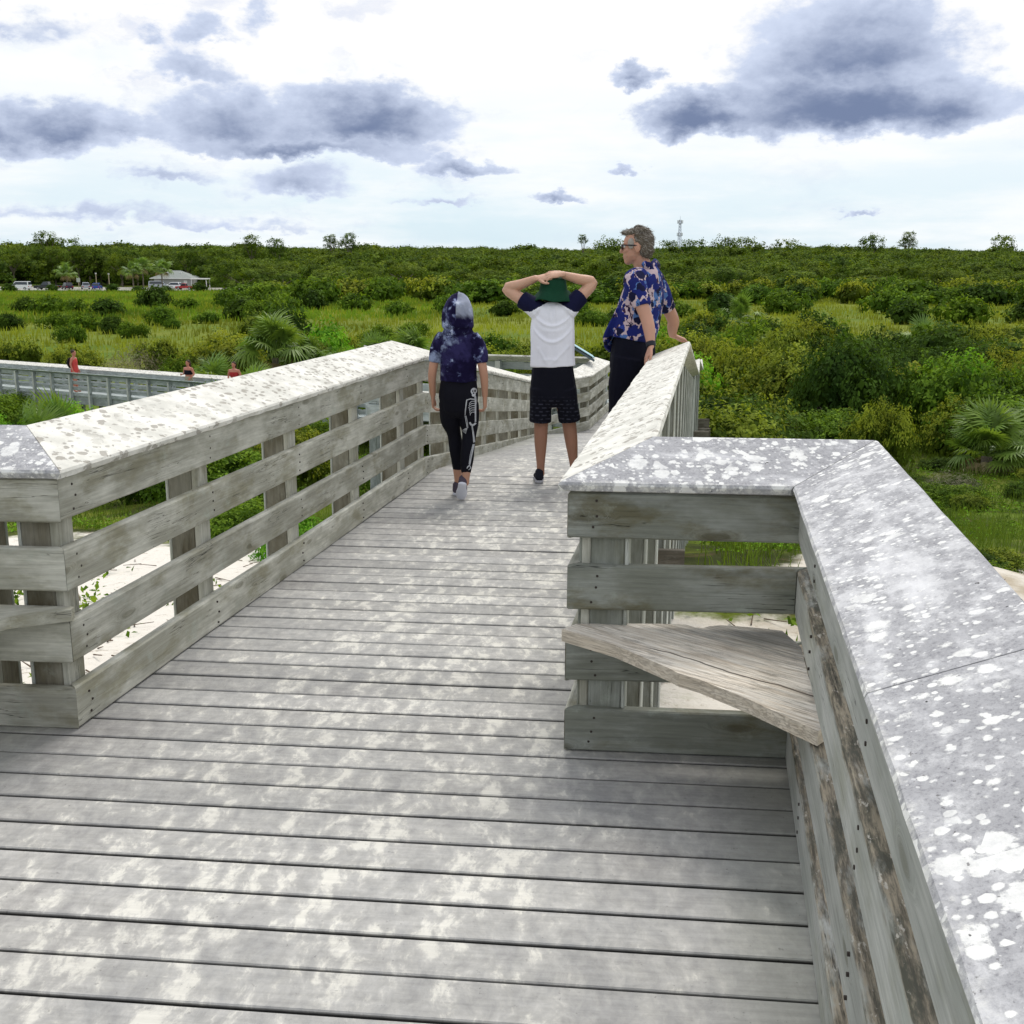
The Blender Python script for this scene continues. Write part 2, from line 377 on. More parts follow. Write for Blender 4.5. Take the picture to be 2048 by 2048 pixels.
def split_mat():
    """bleached, deeply checked board"""
    m, t = new_mat('bleached_split_wood')
    co = t.n('ShaderNodeTexCoord').outputs['Object']
    wob = t.vmath('SUBTRACT', t.noise(t.mapping(co, (2.0, 5, 5)), 1.6, 3.0, 0.5, out=1), (0.5, 0.5, 0.5))
    wv = t.vmath('ADD', co, t.vmath('MULTIPLY', wob, (0.0, 0.014, 0.006)))
    g1 = t.noise(t.mapping(wv, (2.0, 46, 46)), 1.6, 6.0, 0.6)
    g2 = t.noise(t.mapping(wv, (3.2, 105, 105)), 1.4, 4.0, 0.6)
    c = t.mix(t.step(g1, 0.30, 0.66), (0.60, 0.515, 0.41), (0.90, 0.845, 0.745))
    c = t.mix(t.math('MULTIPLY', t.step(t.noise(t.mapping(co, (1, 3, 3)), 4.0, 4.0), 0.5, 0.66), 0.5), c, (0.66, 0.63, 0.57))
    line = t.step(t.math('ABSOLUTE', t.math('SUBTRACT', g2, 0.50)), 0.0, 0.05)
    where = t.step(t.noise(t.mapping(co, (2.0, 4, 4)), 2.6, 3.0), 0.40, 0.58)
    dark = t.math('MULTIPLY', t.math('SUBTRACT', 1.0, line), where)
    c = t.mix(t.math('MULTIPLY', dark, 0.55), c, (0.10, 0.08, 0.06))
    # one long open split beside the free edge
    lx = t.n('ShaderNodeSeparateXYZ', None, Vector=co)
    bend = t.math('MULTIPLY', t.noise(t.n('ShaderNodeCombineXYZ', None, X=t.math('MULTIPLY', lx.outputs[0], 4.0)).outputs[0], 1.0, 3.0), 0.07)
    spl = t.step(t.math('ABSOLUTE', t.math('SUBTRACT', lx.outputs[1], t.math('ADD', 0.012, bend))), 0.0052, 0.0022)
    spl = t.math('MULTIPLY', spl, t.step(lx.outputs[0], 0.24, 0.32))
    c = t.mix(t.math('MULTIPLY', spl, 0.85), c, (0.045, 0.034, 0.026))
    # grey mould towards the rails
    x = t.n('ShaderNodeSeparateXYZ', None, Vector=t.n('ShaderNodeNewGeometry').outputs['Position'])
    far = t.math('ADD', t.math('MULTIPLY', t.math('SUBTRACT', x.outputs[1], 2.86), 1.7), t.math('MULTIPLY', t.math('SUBTRACT', x.outputs[0], 0.56), 1.5))
    mo = t.step(t.math('ADD', far, t.math('MULTIPLY', t.noise(t.mapping(wv, (3, 22, 12)), 1.6, 5.0, 0.65), 0.9)), 0.72, 1.15)
    c = t.mix(t.math('MULTIPLY', mo, 0.8), c, t.mix(g1, (0.07, 0.07, 0.06), (0.27, 0.27, 0.25)))
    nz = t.n('ShaderNodeSeparateXYZ', None, Vector=t.n('ShaderNodeNewGeometry').outputs['Normal']).outputs[2]
    c = t.mix(t.math('MULTIPLY', t.step(nz, 0.6, 0.3), 0.72), c, t.mix(t.noise(t.mapping(co, (3, 3, 60)), 2.0, 4.0), (0.44, 0.37, 0.28), (0.72, 0.64, 0.52)))
    finish(t, c, 0.85, t.math('ADD', g1, t.math('MULTIPLY', line, 0.8)), 0.7, 0.005, 0.2)
    return m


M = {}
M['rail'] = wood_mat('weathered_rail_wood', (0.345, 0.340, 0.280), (0.55, 0.545, 0.475), (0.22, 0.205, 0.125), 0.6)
M['rail_dark'] = wood_mat('shaded_weathered_wood', (0.205, 0.215, 0.180), (0.31, 0.325, 0.295), (0.13, 0.115, 0.06), 0.75)  # darker copy of the rail wood, shade put into its colour
M['rail_rot'] = wood_mat('decayed_rail_wood', (0.36, 0.37, 0.335), (0.46, 0.465, 0.43), (0.25, 0.25, 0.17), 0.4, rot=0.85)
M['post'] = wood_mat('shaded_weathered_post', (0.17, 0.155, 0.115), (0.27, 0.26, 0.215), (0.09, 0.075, 0.04), 0.7)  # dark brown stands in for shade on the post faces
M['pale'] = wood_mat('lit_post_edge_wood', (0.46, 0.48, 0.43), (0.58, 0.60, 0.55), (0.34, 0.35, 0.27), 0.3)  # pale tone paints the light caught on outer post edges
M['beam'] = wood_mat('brown_beam_wood', (0.13, 0.115, 0.09), (0.24, 0.22, 0.18), (0.07, 0.06, 0.04), 0.6)
M['wedge'] = split_mat()
M['far_wood'] = wood_mat('far_blue_grey_wood', (0.34, 0.38, 0.37), (0.50, 0.54, 0.535), (0.22, 0.26, 0.20), 0.4)
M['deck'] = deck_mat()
M['cap_white'] = cap_white_mat()
M['cap_grey'] = cap_grey_mat()
M['nail'] = plain('rusty_nail', (0.045, 0.035, 0.03), 0.7)


# ------------------------------------------------------------------ mesh helpers
def mesh(name, verts, faces, mats=None, smooth=False):
    me = bpy.data.meshes.new(name)
    me.from_pydata([tuple(v) for v in verts], [], [tuple(f) for f in faces])
    for m in (mats if isinstance(mats, (list, tuple)) else [mats] if mats else []):
        me.materials.append(m)
    if smooth:
        me.polygons.foreach_set('use_smooth', [True] * len(me.polygons))
    me.update()
    return me


def np_mesh(name, verts, loops, per, mats, mat_idx=None, smooth=False):
    """verts (n,3); loops flat index array with 'per' corners in every face"""
    me = bpy.data.meshes.new(name)
    nf = len(loops) // per
    me.vertices.add(len(verts))
    me.vertices.foreach_set('co', np.asarray(verts, dtype=np.float32).ravel())
    me.loops.add(len(loops))
    me.loops.foreach_set('vertex_index', np.asarray(loops, dtype=np.int32))
    me.polygons.add(nf)
    me.polygons.foreach_set('loop_start', np.arange(nf, dtype=np.int32) * per)
    for m in mats:
        me.materials.append(m)
    if mat_idx is not None:
        me.polygons.foreach_set('material_index', np.asarray(mat_idx, dtype=np.int32))
    if smooth:
        me.polygons.foreach_set('use_smooth', np.ones(nf, dtype=bool))
    me.update(calc_edges=True)
    return me


def link(name, data, parent=None, mat4=None):
    o = bpy.data.objects.new(name, data)
    COL.objects.link(o)
    if parent is not None:
        o.parent = parent
    if mat4 is not None:
        o.matrix_basis = mat4
    return o


def tag(o, label=None, cat=None, group=None, kind=None):
    for k, v in (('label', label), ('category', cat), ('group', group), ('kind', kind)):
        if v:
            o[k] = v
    return o


def thing(name, label, cat, loc=(0, 0, 0), rz=0.0, group=None):
    o = link(name, None)
    o.location = loc
    o.rotation_euler = (0, 0, rz)
    o.empty_display_size = 0.2
    return tag(o, label, cat, group)


def copy_tree(o, parent=None):
    c = o.copy()
    COL.objects.link(c)
    if parent is not None:
        c.parent = parent
    for ch in o.children:
        copy_tree(ch, c)
    return c


RS = random.Random(11)


def plank(name, A, B, U, w, t, m, parent, kA=(0, 0), kB=(0, 0), seg=1, u0=0.0, v0=0.0, jit=0.0, ch=0.004, rough=0.0):
    """A board from A to B. U is the direction of its width; its thickness runs along axis x U.
    Section spans u0..u0+w and v0..v0+t; kA/kB slant the ends by (per u, per v)."""
    A, B = Vector(A), Vector(B)
    X = (B - A)
    L = X.length
    X.normalize()
    U = Vector(U)
    U = (U - X * U.dot(X)).normalized()
    V = X.cross(U)
    sec = [(u0 + ch, v0), (u0 + w - ch, v0), (u0 + w, v0 + ch), (u0 + w, v0 + t - ch), (u0 + w - ch, v0 + t), (u0 + ch, v0 + t),
           (u0, v0 + t - ch), (u0, v0 + ch)]
    verts, faces = [], []
    for i in range(seg + 1):
        f = i / seg
        dy, dz = RS.uniform(-jit, jit), RS.uniform(-jit, jit)
        for k, (u, v) in enumerate(sec):
            off = (kA[0] * u + kA[1] * v) * (1 - f) + (kB[0] * u + kB[1] * v) * f
            ru = RS.uniform(-rough, rough) if rough and 0 < i < seg and k in (0, 7, 1, 2) else 0.0
            verts.append((L * f + off, u + dy + ru, v + dz))
    n = len(sec)
    for i in range(seg):
        for k in range(n):
            a, b = i * n + k, i * n + (k + 1) % n
            faces.append((a, b, b + n, a + n))
    faces.append(tuple(range(n - 1, -1, -1)))
    faces.append(tuple(seg * n + k for k in range(n)))
    # orientation: make normals point outwards
    me = mesh(name, verts, [tuple(reversed(f)) for f in faces], m)
    mt = Matrix(((X.x, U.x, V.x, A.x), (X.y, U.y, V.y, A.y), (X.z, U.z, V.z, A.z), (0, 0, 0, 1)))
    if parent is not None:
        mt = Matrix.Translation(-Vector(parent.location)) @ mt
    return link(name, me, parent, mt)


# ------------------------------------------------------------------ the lie of the land
def gz(x, y):
    r = np.hypot(x, y)
    z = -5.0 + 4.2 * np.exp(-(r / 22.0) ** 2)
    near = np.exp(-(r / 60.0) ** 2)
    b = (np.sin(x * 0.61 + 1.3 * np.sin(y * 0.23)) * np.cos(y * 0.47 + 0.8) * 0.16 + np.sin(x * 1.7 + y * 1.1) * 0.035
         + np.sin(y * 2.3 - x * 0.9) * 0.03)
    z = z + b * near * np.clip((r - 2.0) / 6.0, 0, 1)
    # hummock with a blown-out lip to the right of the walk
    z = z + 0.42 * np.exp(-(((x - 4.6) / 1.6) ** 2 + ((y - 10.4) / 2.2) ** 2))
    # far ground climbs a little under the forest
    z = z + 9.0 * np.clip((r - 330.0) / 600.0, 0, 1)
    return z


def gzf(x, y):
    return float(gz(np.float64(x), np.float64(y)))


# ------------------------------------------------------------------ boardwalk: path lines (inner faces of the rails)
RUN = 0.18087                      # the walk heads 10.25 degrees right of the camera
LEFT = [(-2.085, 1.2, 0), (-2.085, 3.405, 0), (-1.412, 3.352, 0), (-0.618, 7.73, 0), (0.45, 16.05, -1.07), (1.23, 17.35, -1.07),
        (1.74, 19.7, -1.07), (-2.7, 20.9, -1.07)]
RIGHT = [(0.171, -0.6, 0), (0.846, 3.149, 0), (0.168, 3.205, 0), (1.008, 7.85, 0), (2.6, 16.85, -1.07), (3.03, 19.35, -1.07),
         (3.55, 22.0, -1.48), (3.9, 24.2, -1.48)]
BOARDS = [('kickboard', 0.0, 0.14), ('rail_board', 0.23, 0.14), ('rail_board', 0.465, 0.14), ('fascia_board', 0.692, 0.14)]


def railing(path, i, side, label, mats=('rail', 'post', 'cap_white'), gap=0.98, first=0.08, group='weathered boardwalk railings',
            seg_len=0.8, detail=True, last=0.10, posts=True, cat='railing', skip_boards=(), extra_board_mat=None, joints=()):
    """one straight run of railing: post, boards and the tilted cap are its parts; side +1 = outward is left of travel"""
    A, B = Vector(path[i]), Vector(path[i + 1])
    d = (B - A)
    d2 = Vector((d.x, d.y, 0))
    Lh = d2.length
    d2.normalize()
    n = Vector((-d2.y, d2.x, 0)) * side
    slope = d.z / Lh

    def turn(j, k, l):
        a = Vector((path[k][0] - path[j][0], path[k][1] - path[j][1]))
        b = Vector((path[l][0] - path[k][0], path[l][1] - path[k][1]))
        ang = math.atan2(a.x * b.y - a.y * b.x, a.dot(b))
        return math.tan(-ang * side / 2)      # extra length per metre outward
    tB = turn(i, i + 1, i + 2) if i + 2 < len(path) else 0.0
    tA = -turn(i - 1, i, i + 1) if i > 0 else 0.0
    root = thing('railing', label, cat, (A.x, A.y, A.z), 0, group)
    Y = Vector((0, 0, 1))
    zs = d.normalized().z
    for bi, (nm, z0, h) in enumerate(BOARDS):
        if bi in skip_boards:
            continue
        zz = z0 + (RS.uniform(-0.004, 0.004) if bi else 0.002)
        a = A + Vector((0, 0, zz))
        b = B + Vector((0, 0, zz))
        sg = max(1, int(Lh / seg_len))
        mm = M[mats[0]]
        if extra_board_mat and bi in extra_board_mat:
            mm = M[extra_board_mat[bi]]
        V = (b - a).normalized().cross(Y)
        flip = 1.0 if V.dot(n) > 0 else -1.0
        v0 = 0.0 if flip > 0 else -0.038
        in0 = 0.003 * bi * (1 if bi < 3 else -1)
        plank(nm, a, b, Y, h, 0.038, mm, root, (zs, tA * flip), (zs, tB * flip), sg, 0.0, v0, 0.0032, 0.005, 0.0012)
    # tilted cap
    tilt = R(21.5)
    ov = 0.03
    ia = A - n * ov + d2 * (-ov * tA) + Vector((0, 0, 0.862))
    ib = B - n * ov + d2 * (-ov * tB) + Vector((0, 0, 0.862))
    D = (ib - ia).normalized()
    Zp = n.cross(D)
    if Zp.z < 0:
        Zp = -Zp
    W = n * math.cos(tilt) + Zp * math.sin(tilt)
    V = D.cross(W)
    ct = math.cos(tilt)
    up = V.z > 0
    cuts = [0.0] + [j / Lh for j in joints] + [1.0]
    for ci in range(len(cuts) - 1):
        ca, cb = ia.lerp(ib, cuts[ci]) + D * 0.002, ia.lerp(ib, cuts[ci + 1]) - D * 0.002
        l_ = (cb - ca).length
        plank('top_cap', ca, cb, W, 0.288, 0.032, M[mats[2]], root, (tA * ct if ci == 0 else 0.0, 0), (tB * ct if ci == len(cuts) - 2 else 0.0, 0),
              max(1, int(l_ / 0.09)) if detail else 1, 0.0, -0.032 if up else 0.0, 0.0, 0.007, (0.0035 if mats[2] == 'cap_white' else 0.0012) if detail else 0.0)
    # posts
    if posts:
        s = first
        nails = []
        while s < Lh - last:
            p = A + d2 * s + Vector((0, 0, slope * s))
            zb = gzf(p.x, p.y) - 0.25
            off = 0.0395
            top = p.z + 0.845
            for (dv, dp, wd, mm) in ((0.0, 0.026, 0.092, mats[0]), (0.027, 0.102, 0.089, mats[1]), (0.130, 0.012, 0.093, 'pale')):  # dark core paints shade, added pale outer strip paints a lit edge
                base = Vector((p.x, p.y, zb)) - d2 * (wd / 2) + n * (off + dv)
                Vp = Vector((0, 0, 1)).cross(d2)
                fl = Vp.dot(n) > 0
                plank('post', base, Vector((base.x, base.y, top)), d2, wd, dp, M[mm], root, seg=1, v0=0.0 if fl else -dp)
            for (nm, z0, h) in BOARDS:
                for fz in (0.03, 0.07, 0.11):
                    q = p + d2 * RS.uniform(-0.012, 0.012) - n * 0.0006 + Vector((0, 0, z0 + fz + RS.uniform(-0.006, 0.006)))
                    nails.append(q)
            s += gap
        if detail and nails:
            vs, fs = [], []
            for q in nails:
                b0 = len(vs)
                for k in range(6):
                    a = k * math.pi / 3
                    for e in (0.004, -0.0015):
                        vs.append(q + d2 * (0.0042 * math.cos(a)) + Vector((0, 0, 0.0042 * math.sin(a))) + n * e - root.location)
                fs.append([b0 + 2 * k + 1 for k in range(6)])
                for k in range(6):
                    k2 = (k + 1) % 6
                    fs.append((b0 + 2 * k, b0 + 2 * k + 1, b0 + 2 * k2 + 1, b0 + 2 * k2))
            tag(link('nail_heads', mesh('nail_heads', vs, fs, M['nail']), root), kind='stuff')
    return root


railing(RIGHT, 0, -1, 'nearest railing at lower right, rotted boards under a grey cap with white lichen spots',
        ('rail_rot', 'rail_rot', 'cap_grey'), first=0.35, seg_len=0.5, joints=(2.20,))
railing(RIGHT, 1, -1, 'short railing crosspiece at right below the grey lichen-spotted cap, broken corner shelf behind it',
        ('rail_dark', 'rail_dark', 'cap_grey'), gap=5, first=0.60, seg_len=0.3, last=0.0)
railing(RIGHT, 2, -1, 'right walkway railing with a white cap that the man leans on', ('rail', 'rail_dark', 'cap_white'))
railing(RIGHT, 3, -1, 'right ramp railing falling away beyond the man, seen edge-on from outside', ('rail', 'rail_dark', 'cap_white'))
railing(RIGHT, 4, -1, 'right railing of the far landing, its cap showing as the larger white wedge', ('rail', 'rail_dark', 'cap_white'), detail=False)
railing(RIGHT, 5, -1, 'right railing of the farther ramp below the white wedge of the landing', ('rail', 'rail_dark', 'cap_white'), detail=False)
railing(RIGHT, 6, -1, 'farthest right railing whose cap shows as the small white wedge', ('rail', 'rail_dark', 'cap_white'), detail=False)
railing(LEFT, 1, 1, 'short railing crosspiece at the left edge with a grey spotted cap', ('rail', 'post', 'cap_grey'), gap=5, first=0.35, seg_len=0.3, last=0.0)
railing(LEFT, 0, 1, 'side railing at the far left edge of the platform', ('rail', 'post', 'cap_grey'))
railing(LEFT, 2, 1, 'long left walkway railing with a broad cap of cream lichen', ('rail', 'post', 'cap_white'))
railing(LEFT, 3, 1, 'left ramp railing sloping down behind the child in the hood and the boy', ('rail', 'post', 'cap_white'))
railing(LEFT, 4, 1, 'angled railing at the ramp foot, right of the boy', ('rail', 'post', 'cap_white'), detail=False)
railing(LEFT, 5, 1, 'receding railing with a bright cap left of the leaning man', ('rail', 'post', 'cap_white'), detail=False)
railing(LEFT, 6, 1, 'far railing crossing behind the slanted sign panel', ('far_wood', 'far_wood', 'cap_white'), detail=False)

# deck boards
deck = thing('boardwalk', 'grey plank boardwalk dusted with pale sand, leading away down a ramp', 'boardwalk')
deck['kind'] = 'structure'
del deck['category']


def xline(path, y):
    for (a, b) in zip(path[:-1], path[1:]):
        if a[1] <= y <= b[1] and b[1] > a[1]:
            f = (y - a[1]) / (b[1] - a[1])
            return a[0] + f * (b[0] - a[0]), a[2] + f * (b[2] - a[2])
    return None


LW = [(-2.085, -1, 0), (-2.085, 3.405, 0)]
LW2 = [(-1.412, 3.352, 0), (-0.618, 7.73, 0), (0.45, 16.05, -1.07), (1.23, 17.35, -1.07), (1.74, 19.7, -1.07), (2.2, 22.0, -1.48), (2.55, 24.2, -1.48)]
RW = [(0.171, -0.6, 0), (0.846, 3.149, 0)]
RW2 = RIGHT[2:]
SK = -math.tan(R(5.4))            # the boards run a little askew


def deck_board(y, wd):
    """one board whose middle crosses x = 0.18 y - 0.6 at y"""
    xc = RUN * y - 1.16 + 0.55
    def clip(path, xg):
        x = xg
        for _ in range(6):
            yy = y + (x - xc) * SK
            q = xline(path, yy)
            if q is None:                       # run the first or last line on
                (p, r) = (path[0], path[1]) if yy < path[0][1] else (path[-2], path[-1])
                q = (p[0] + (yy - p[1]) / (r[1] - p[1]) * (r[0] - p[0]), 0)
            x = q[0]
        return x
    wide_l = y + (-1.41 - xc) * SK < 3.40
    wide_r = y + (0.17 - xc) * SK < 3.27
    xl = clip(LW if wide_l else LW2, -1.5 if wide_l else xc - 0.8)
    xr = clip(RW if wide_r else RW2, xc + 1.0)
    xl -= 0.035
    xr += 0.035
    z = xline(RIGHT[2:] if y > 3.3 else [(0, -2, 0), (0, 4, 0)], max(y, -1.5))
    z = z[1] if z else 0.0
    ya, yb = y + (xl - xc) * SK, y + (xr - xc) * SK
    dz = RS.uniform(-0.0015, 0.0015)
    zl = z + dz
    U = Vector((0, 1, 0))
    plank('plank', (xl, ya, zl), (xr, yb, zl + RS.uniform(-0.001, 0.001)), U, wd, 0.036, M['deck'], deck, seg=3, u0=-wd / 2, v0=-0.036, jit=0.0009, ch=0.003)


y = -0.45
while y < 23.9:
    wd = 0.1255 + RS.uniform(-0.001, 0.001)
    deck_board(y, wd)
    y += wd + 0.0115 + RS.uniform(-0.002, 0.002)

# frame below the deck: stringers and cross beams
def stringer(a, b, off):
    a, b = Vector(a), Vector(b)
    plank('stringer', a + Vector((0, 0, -0.041)), b + Vector((0, 0, -0.041)), (0, 0, -1), 0.24, 0.04, M['beam'], deck, seg=1, v0=-0.02)
for path in (LW2, RW2):
    for a, b in zip(path[:-1], path[1:]):
        stringer(a, b, 0)
    
stringer((-2.05, -0.5, 0), (-2.05, 3.35, 0), 0)
stringer((-2.05, 3.34, 0), (-1.42, 3.30, 0), 0)
stringer((0.19, -0.5, 0), (0.83, 3.08, 0), 0)
stringer((0.19, 3.13, 0), (0.83, 3.08, 0), 0)
for yb in (1.0, 5.9, 9.0, 12.6, 16.2, 17.6, 19.2, 20.6, 22.4, 23.8):
    zr = (xline(RW2, yb) or (0, 0.0))[1] if yb > 3.3 else 0.0
    x0 = (xline(LW2, yb) or (-2.2, 0))[0] - 0.30
    x1 = (xline(RW2, yb) or (0.9, 0))[0] + (0.30 if yb == 5.9 else 0.45)
    if yb == 5.9:
        zr += 0.25
    plank('cross_beam', (x0, yb + 0.1, zr - 0.30), (x1, yb - 0.02, zr - 0.30), (0, 0, -1), 0.235, 0.045, M['beam'], deck)

# sign panel on two legs in the notch of the railings
sg = thing('sign_panel', 'slanted interpretive sign with a pale blue edge beside the far railing', 'sign', (0.95, 18.45, -1.07))
M['sign_blue'] = plain('pale_blue_sign_face', (0.42, 0.66, 0.72), 0.35)
M['sign_edge'] = plain('dark_sign_frame', (0.07, 0.10, 0.11), 0.5)
M['sign_post'] = plain('grey_sign_post', (0.22, 0.24, 0.24), 0.6)
lo, hi = Vector((0.40, 0.0, 1.03)), Vector((-0.38, 0.0, 1.50))
plank('sign_face', lo + Vector((0, 0, 0.036)), hi + Vector((0, 0, 0.036)), (0, 1, 0), 0.56, 0.012, M['sign_blue'], None, u0=-0.28).parent = sg
plank('sign_frame', lo - Vector((0.0, 0, 0.0)), hi, (0, 1, 0), 0.60, 0.034, M['sign_edge'], None, u0=-0.30).parent = sg
for yy in (-0.2, 0.2):
    plank('sign_leg', (-0.02, yy, gzf(0.95, 18.45) + 1.07 - 0.2), (-0.02, yy, 1.27), (0, 1, 0), 0.07, 0.07, M['sign_post'], None, u0=-0.035).parent = sg

# split corner shelves
def shelf(label, outline, z, m, hidden_back):
    pts = [Vector((x, y, z)) for x, y in outline]
    root = thing('corner_shelf', label, 'shelf', pts[0], 0, 'corner shelves on the crosspieces')
    o3 = [p - root.location for p in pts]
    n = len(o3)
    c = sum(o3, Vector()) / n
    th = 0.038
    vs = [p for p in o3] + [p - Vector((0, 0, th)) for p in o3]
    fs = [tuple(range(n)), tuple(range(2 * n - 1, n - 1, -1))]
    for k in range(n):
        k2 = (k + 1) % n
        fs.append((k, k + n, k2 + n, k2))
    # lay the grain along the long free edge
    ex = (o3[1] - o3[0]).normalized()
    ang = math.atan2(ex.y, ex.x)
    rot = Matrix.Rotation(-ang, 4, 'Z')
    me = mesh('shelf_board', [rot @ v for v in vs], fs, m)
    b = link('shelf_board', me, root, Matrix.Rotation(ang, 4, 'Z'))
    return root, b
SHELF_R = [(0.152, 3.168), (0.30, 3.030), (0.435, 2.838), (0.455, 2.800), (0.50, 2.762), (0.60, 2.630), (0.728, 2.43), (0.755, 2.46), (0.80, 2.80), (0.838, 3.02),
           (0.818, 3.165), (0.755, 3.188), (0.70, 3.203), (0.64, 3.214), (0.605, 3.203), (0.585, 3.188), (0.56, 3.190), (0.535, 3.218), (0.45, 3.226), (0.33, 3.226), (0.20, 3.222)]
sh1, shb = shelf('split weathered corner shelf with a bleached grain, wedged below the right crosspiece', SHELF_R, 0.413, M['wedge'], True)
SHELF_L = [(-1.400, 3.338), (-1.56, 3.262), (-2.06, 2.75), (-2.08, 3.39), (-1.99, 3.405), (-1.55, 3.385), (-1.402, 3.372)]
shelf('grey corner shelf at the left picture edge on the left crosspiece', SHELF_L, 0.413, M['rail'], True)

# ------------------------------------------------------------------ ground
def ground_mat():
    m, t = new_mat('dune_sand_and_grass')
    pos = t.n('ShaderNodeNewGeometry').outputs['Position']
    sand = t.n('ShaderNodeVertexColor', {'layer_name': 'sand'}).outputs[0]
    sand = t.n('ShaderNodeSeparateColor', None, Color=sand).outputs[0]
    n1 = t.noise(pos, 1.3, 6.0, 0.6)
    n2 = t.noise(pos, 14.0, 5.0, 0.65)
    sm = t.step(t.math('ADD', sand, t.math('MULTIPLY', t.math('SUBTRACT', n1, 0.5), 0.9)), 0.42, 0.60)
    sc = t.mix(n2, (0.70, 0.655, 0.57), (0.84, 0.80, 0.73))
    litter = t.step(t.noise(t.mapping(pos, (1, 1, 1)), 9.0, 7.0, 0.72), 0.56, 0.68)
    sc = t.mix(t.math('MULTIPLY', litter, 0.6), sc, (0.28, 0.21, 0.14))
    right = t.step(t.n('ShaderNodeSeparateXYZ', None, Vector=pos).outputs[0], 0.0, 3.5)
    sc = t.mix(t.math('MULTIPLY', right, t.math('ADD', 0.25, t.math('MULTIPLY', t.step(t.noise(pos, 2.2, 5.0, 0.6), 0.4, 0.65), 0.6))), sc, (0.40, 0.335, 0.235))
    f1 = t.noise(pos, 0.045, 5.0, 0.6)
    gc = t.mix(t.step(f1, 0.38, 0.62), (0.215, 0.245, 0.030), (0.105, 0.185, 0.018))
    gc = t.mix(t.math('MULTIPLY', t.step(t.noise(t.mapping(pos, (0.25, 1, 1)), 0.30, 5.0, 0.6), 0.45, 0.7), 0.6), gc, (0.27, 0.28, 0.05))
    gc = t.mix(t.math('MULTIPLY', t.noise(pos, 3.0, 6.0, 0.7), 0.65), gc, (0.06, 0.09, 0.012))
    close = t.step(t.n('ShaderNodeVectorMath', {'operation': 'LENGTH'}, i0=pos).outputs[1], 62.0, 34.0)
    gc = t.mix(t.math('MULTIPLY', close, t.step(t.noise(pos, 0.55, 4.0, 0.6), 0.40, 0.60)), gc, (0.045, 0.055, 0.014))
    gc = t.mix(t.math('MULTIPLY', close, t.step(t.noise(pos, 0.9, 4.0, 0.6), 0.58, 0.68)), gc, (0.115, 0.085, 0.045))
    c = t.mix(sm, gc, sc)
    finish(t, c, 0.95, t.math('ADD', n2, n1), 0.6, 0.03, 0.1)
    return m


M['ground'] = ground_mat()
SAND_SPOTS = [(-3.5, 7.5, 5.5, 1.0), (-6.0, 11.5, 5.5, 1.0), (-2.5, 13.0, 3.4, 0.8), (-8.0, 16.0, 4.0, 0.75), (1.9, 7.6, 1.5, 0.85), (2.2, 5.2, 2.0, 0.9), (4.8, 11.0, 1.9, 1.25), (4.5, 8.0, 1.2, 1.1), (6.6, 13.4, 1.0, 0.75),
              (3.3, 6.9, 1.1, 0.9), (-4.3, 18.5, 1.2, 0.9), (0, 0, 5.5, 1.0)]
rad = np.concatenate([np.linspace(0.0, 34.0, 110), np.geomspace(35.0, 4500.0, 90)])
na = 220
th = np.linspace(0, 2 * np.pi, na, endpoint=False)
RR, TT = np.meshgrid(rad[1:], th, indexing='ij')
gx, gy = (RR * np.sin(TT)).ravel(), (RR * np.cos(TT)).ravel()
gx, gy = np.append(gx, 0.0), np.append(gy, 0.0)
gzv = gz(gx, gy)
nr = len(rad) - 1
idx = np.arange(nr * na).reshape(nr, na)
q = np.stack([idx[:-1], idx[1:], np.roll(idx, -1, 1)[1:], np.roll(idx, -1, 1)[:-1]], -1).reshape(-1, 4)
tri = [(nr * na, int(idx[0, k]), int(idx[0, (k + 1) % na])) for k in range(na)]
gm = bpy.data.meshes.new('ground')
gm.from_pydata(np.stack([gx, gy, gzv], -1).tolist(), [], q[:, ::-1].tolist() + [t[::-1] for t in tri])
gm.materials.append(M['ground'])
gm.polygons.foreach_set('use_smooth', [True] * len(gm.polygons))
sandv = np.zeros(len(gx))
for (sx, sy, sr, sk) in SAND_SPOTS:
    sandv = np.maximum(sandv, sk * np.exp(-(((gx - sx) ** 2 + (gy - sy) ** 2) / sr ** 2) ** 1.5))
att = gm.color_attributes.new('sand', 'FLOAT_COLOR', 'POINT')
att.data.foreach_set('color', np.stack([sandv, sandv, sandv, np.ones_like(sandv)], -1).astype(np.float32).ravel())
gm.update()
tag(link('ground', gm), 'sandy dune falling away to flat green coastal scrubland', kind='structure')

# ------------------------------------------------------------------ foliage
rng = np.random.default_rng(5)


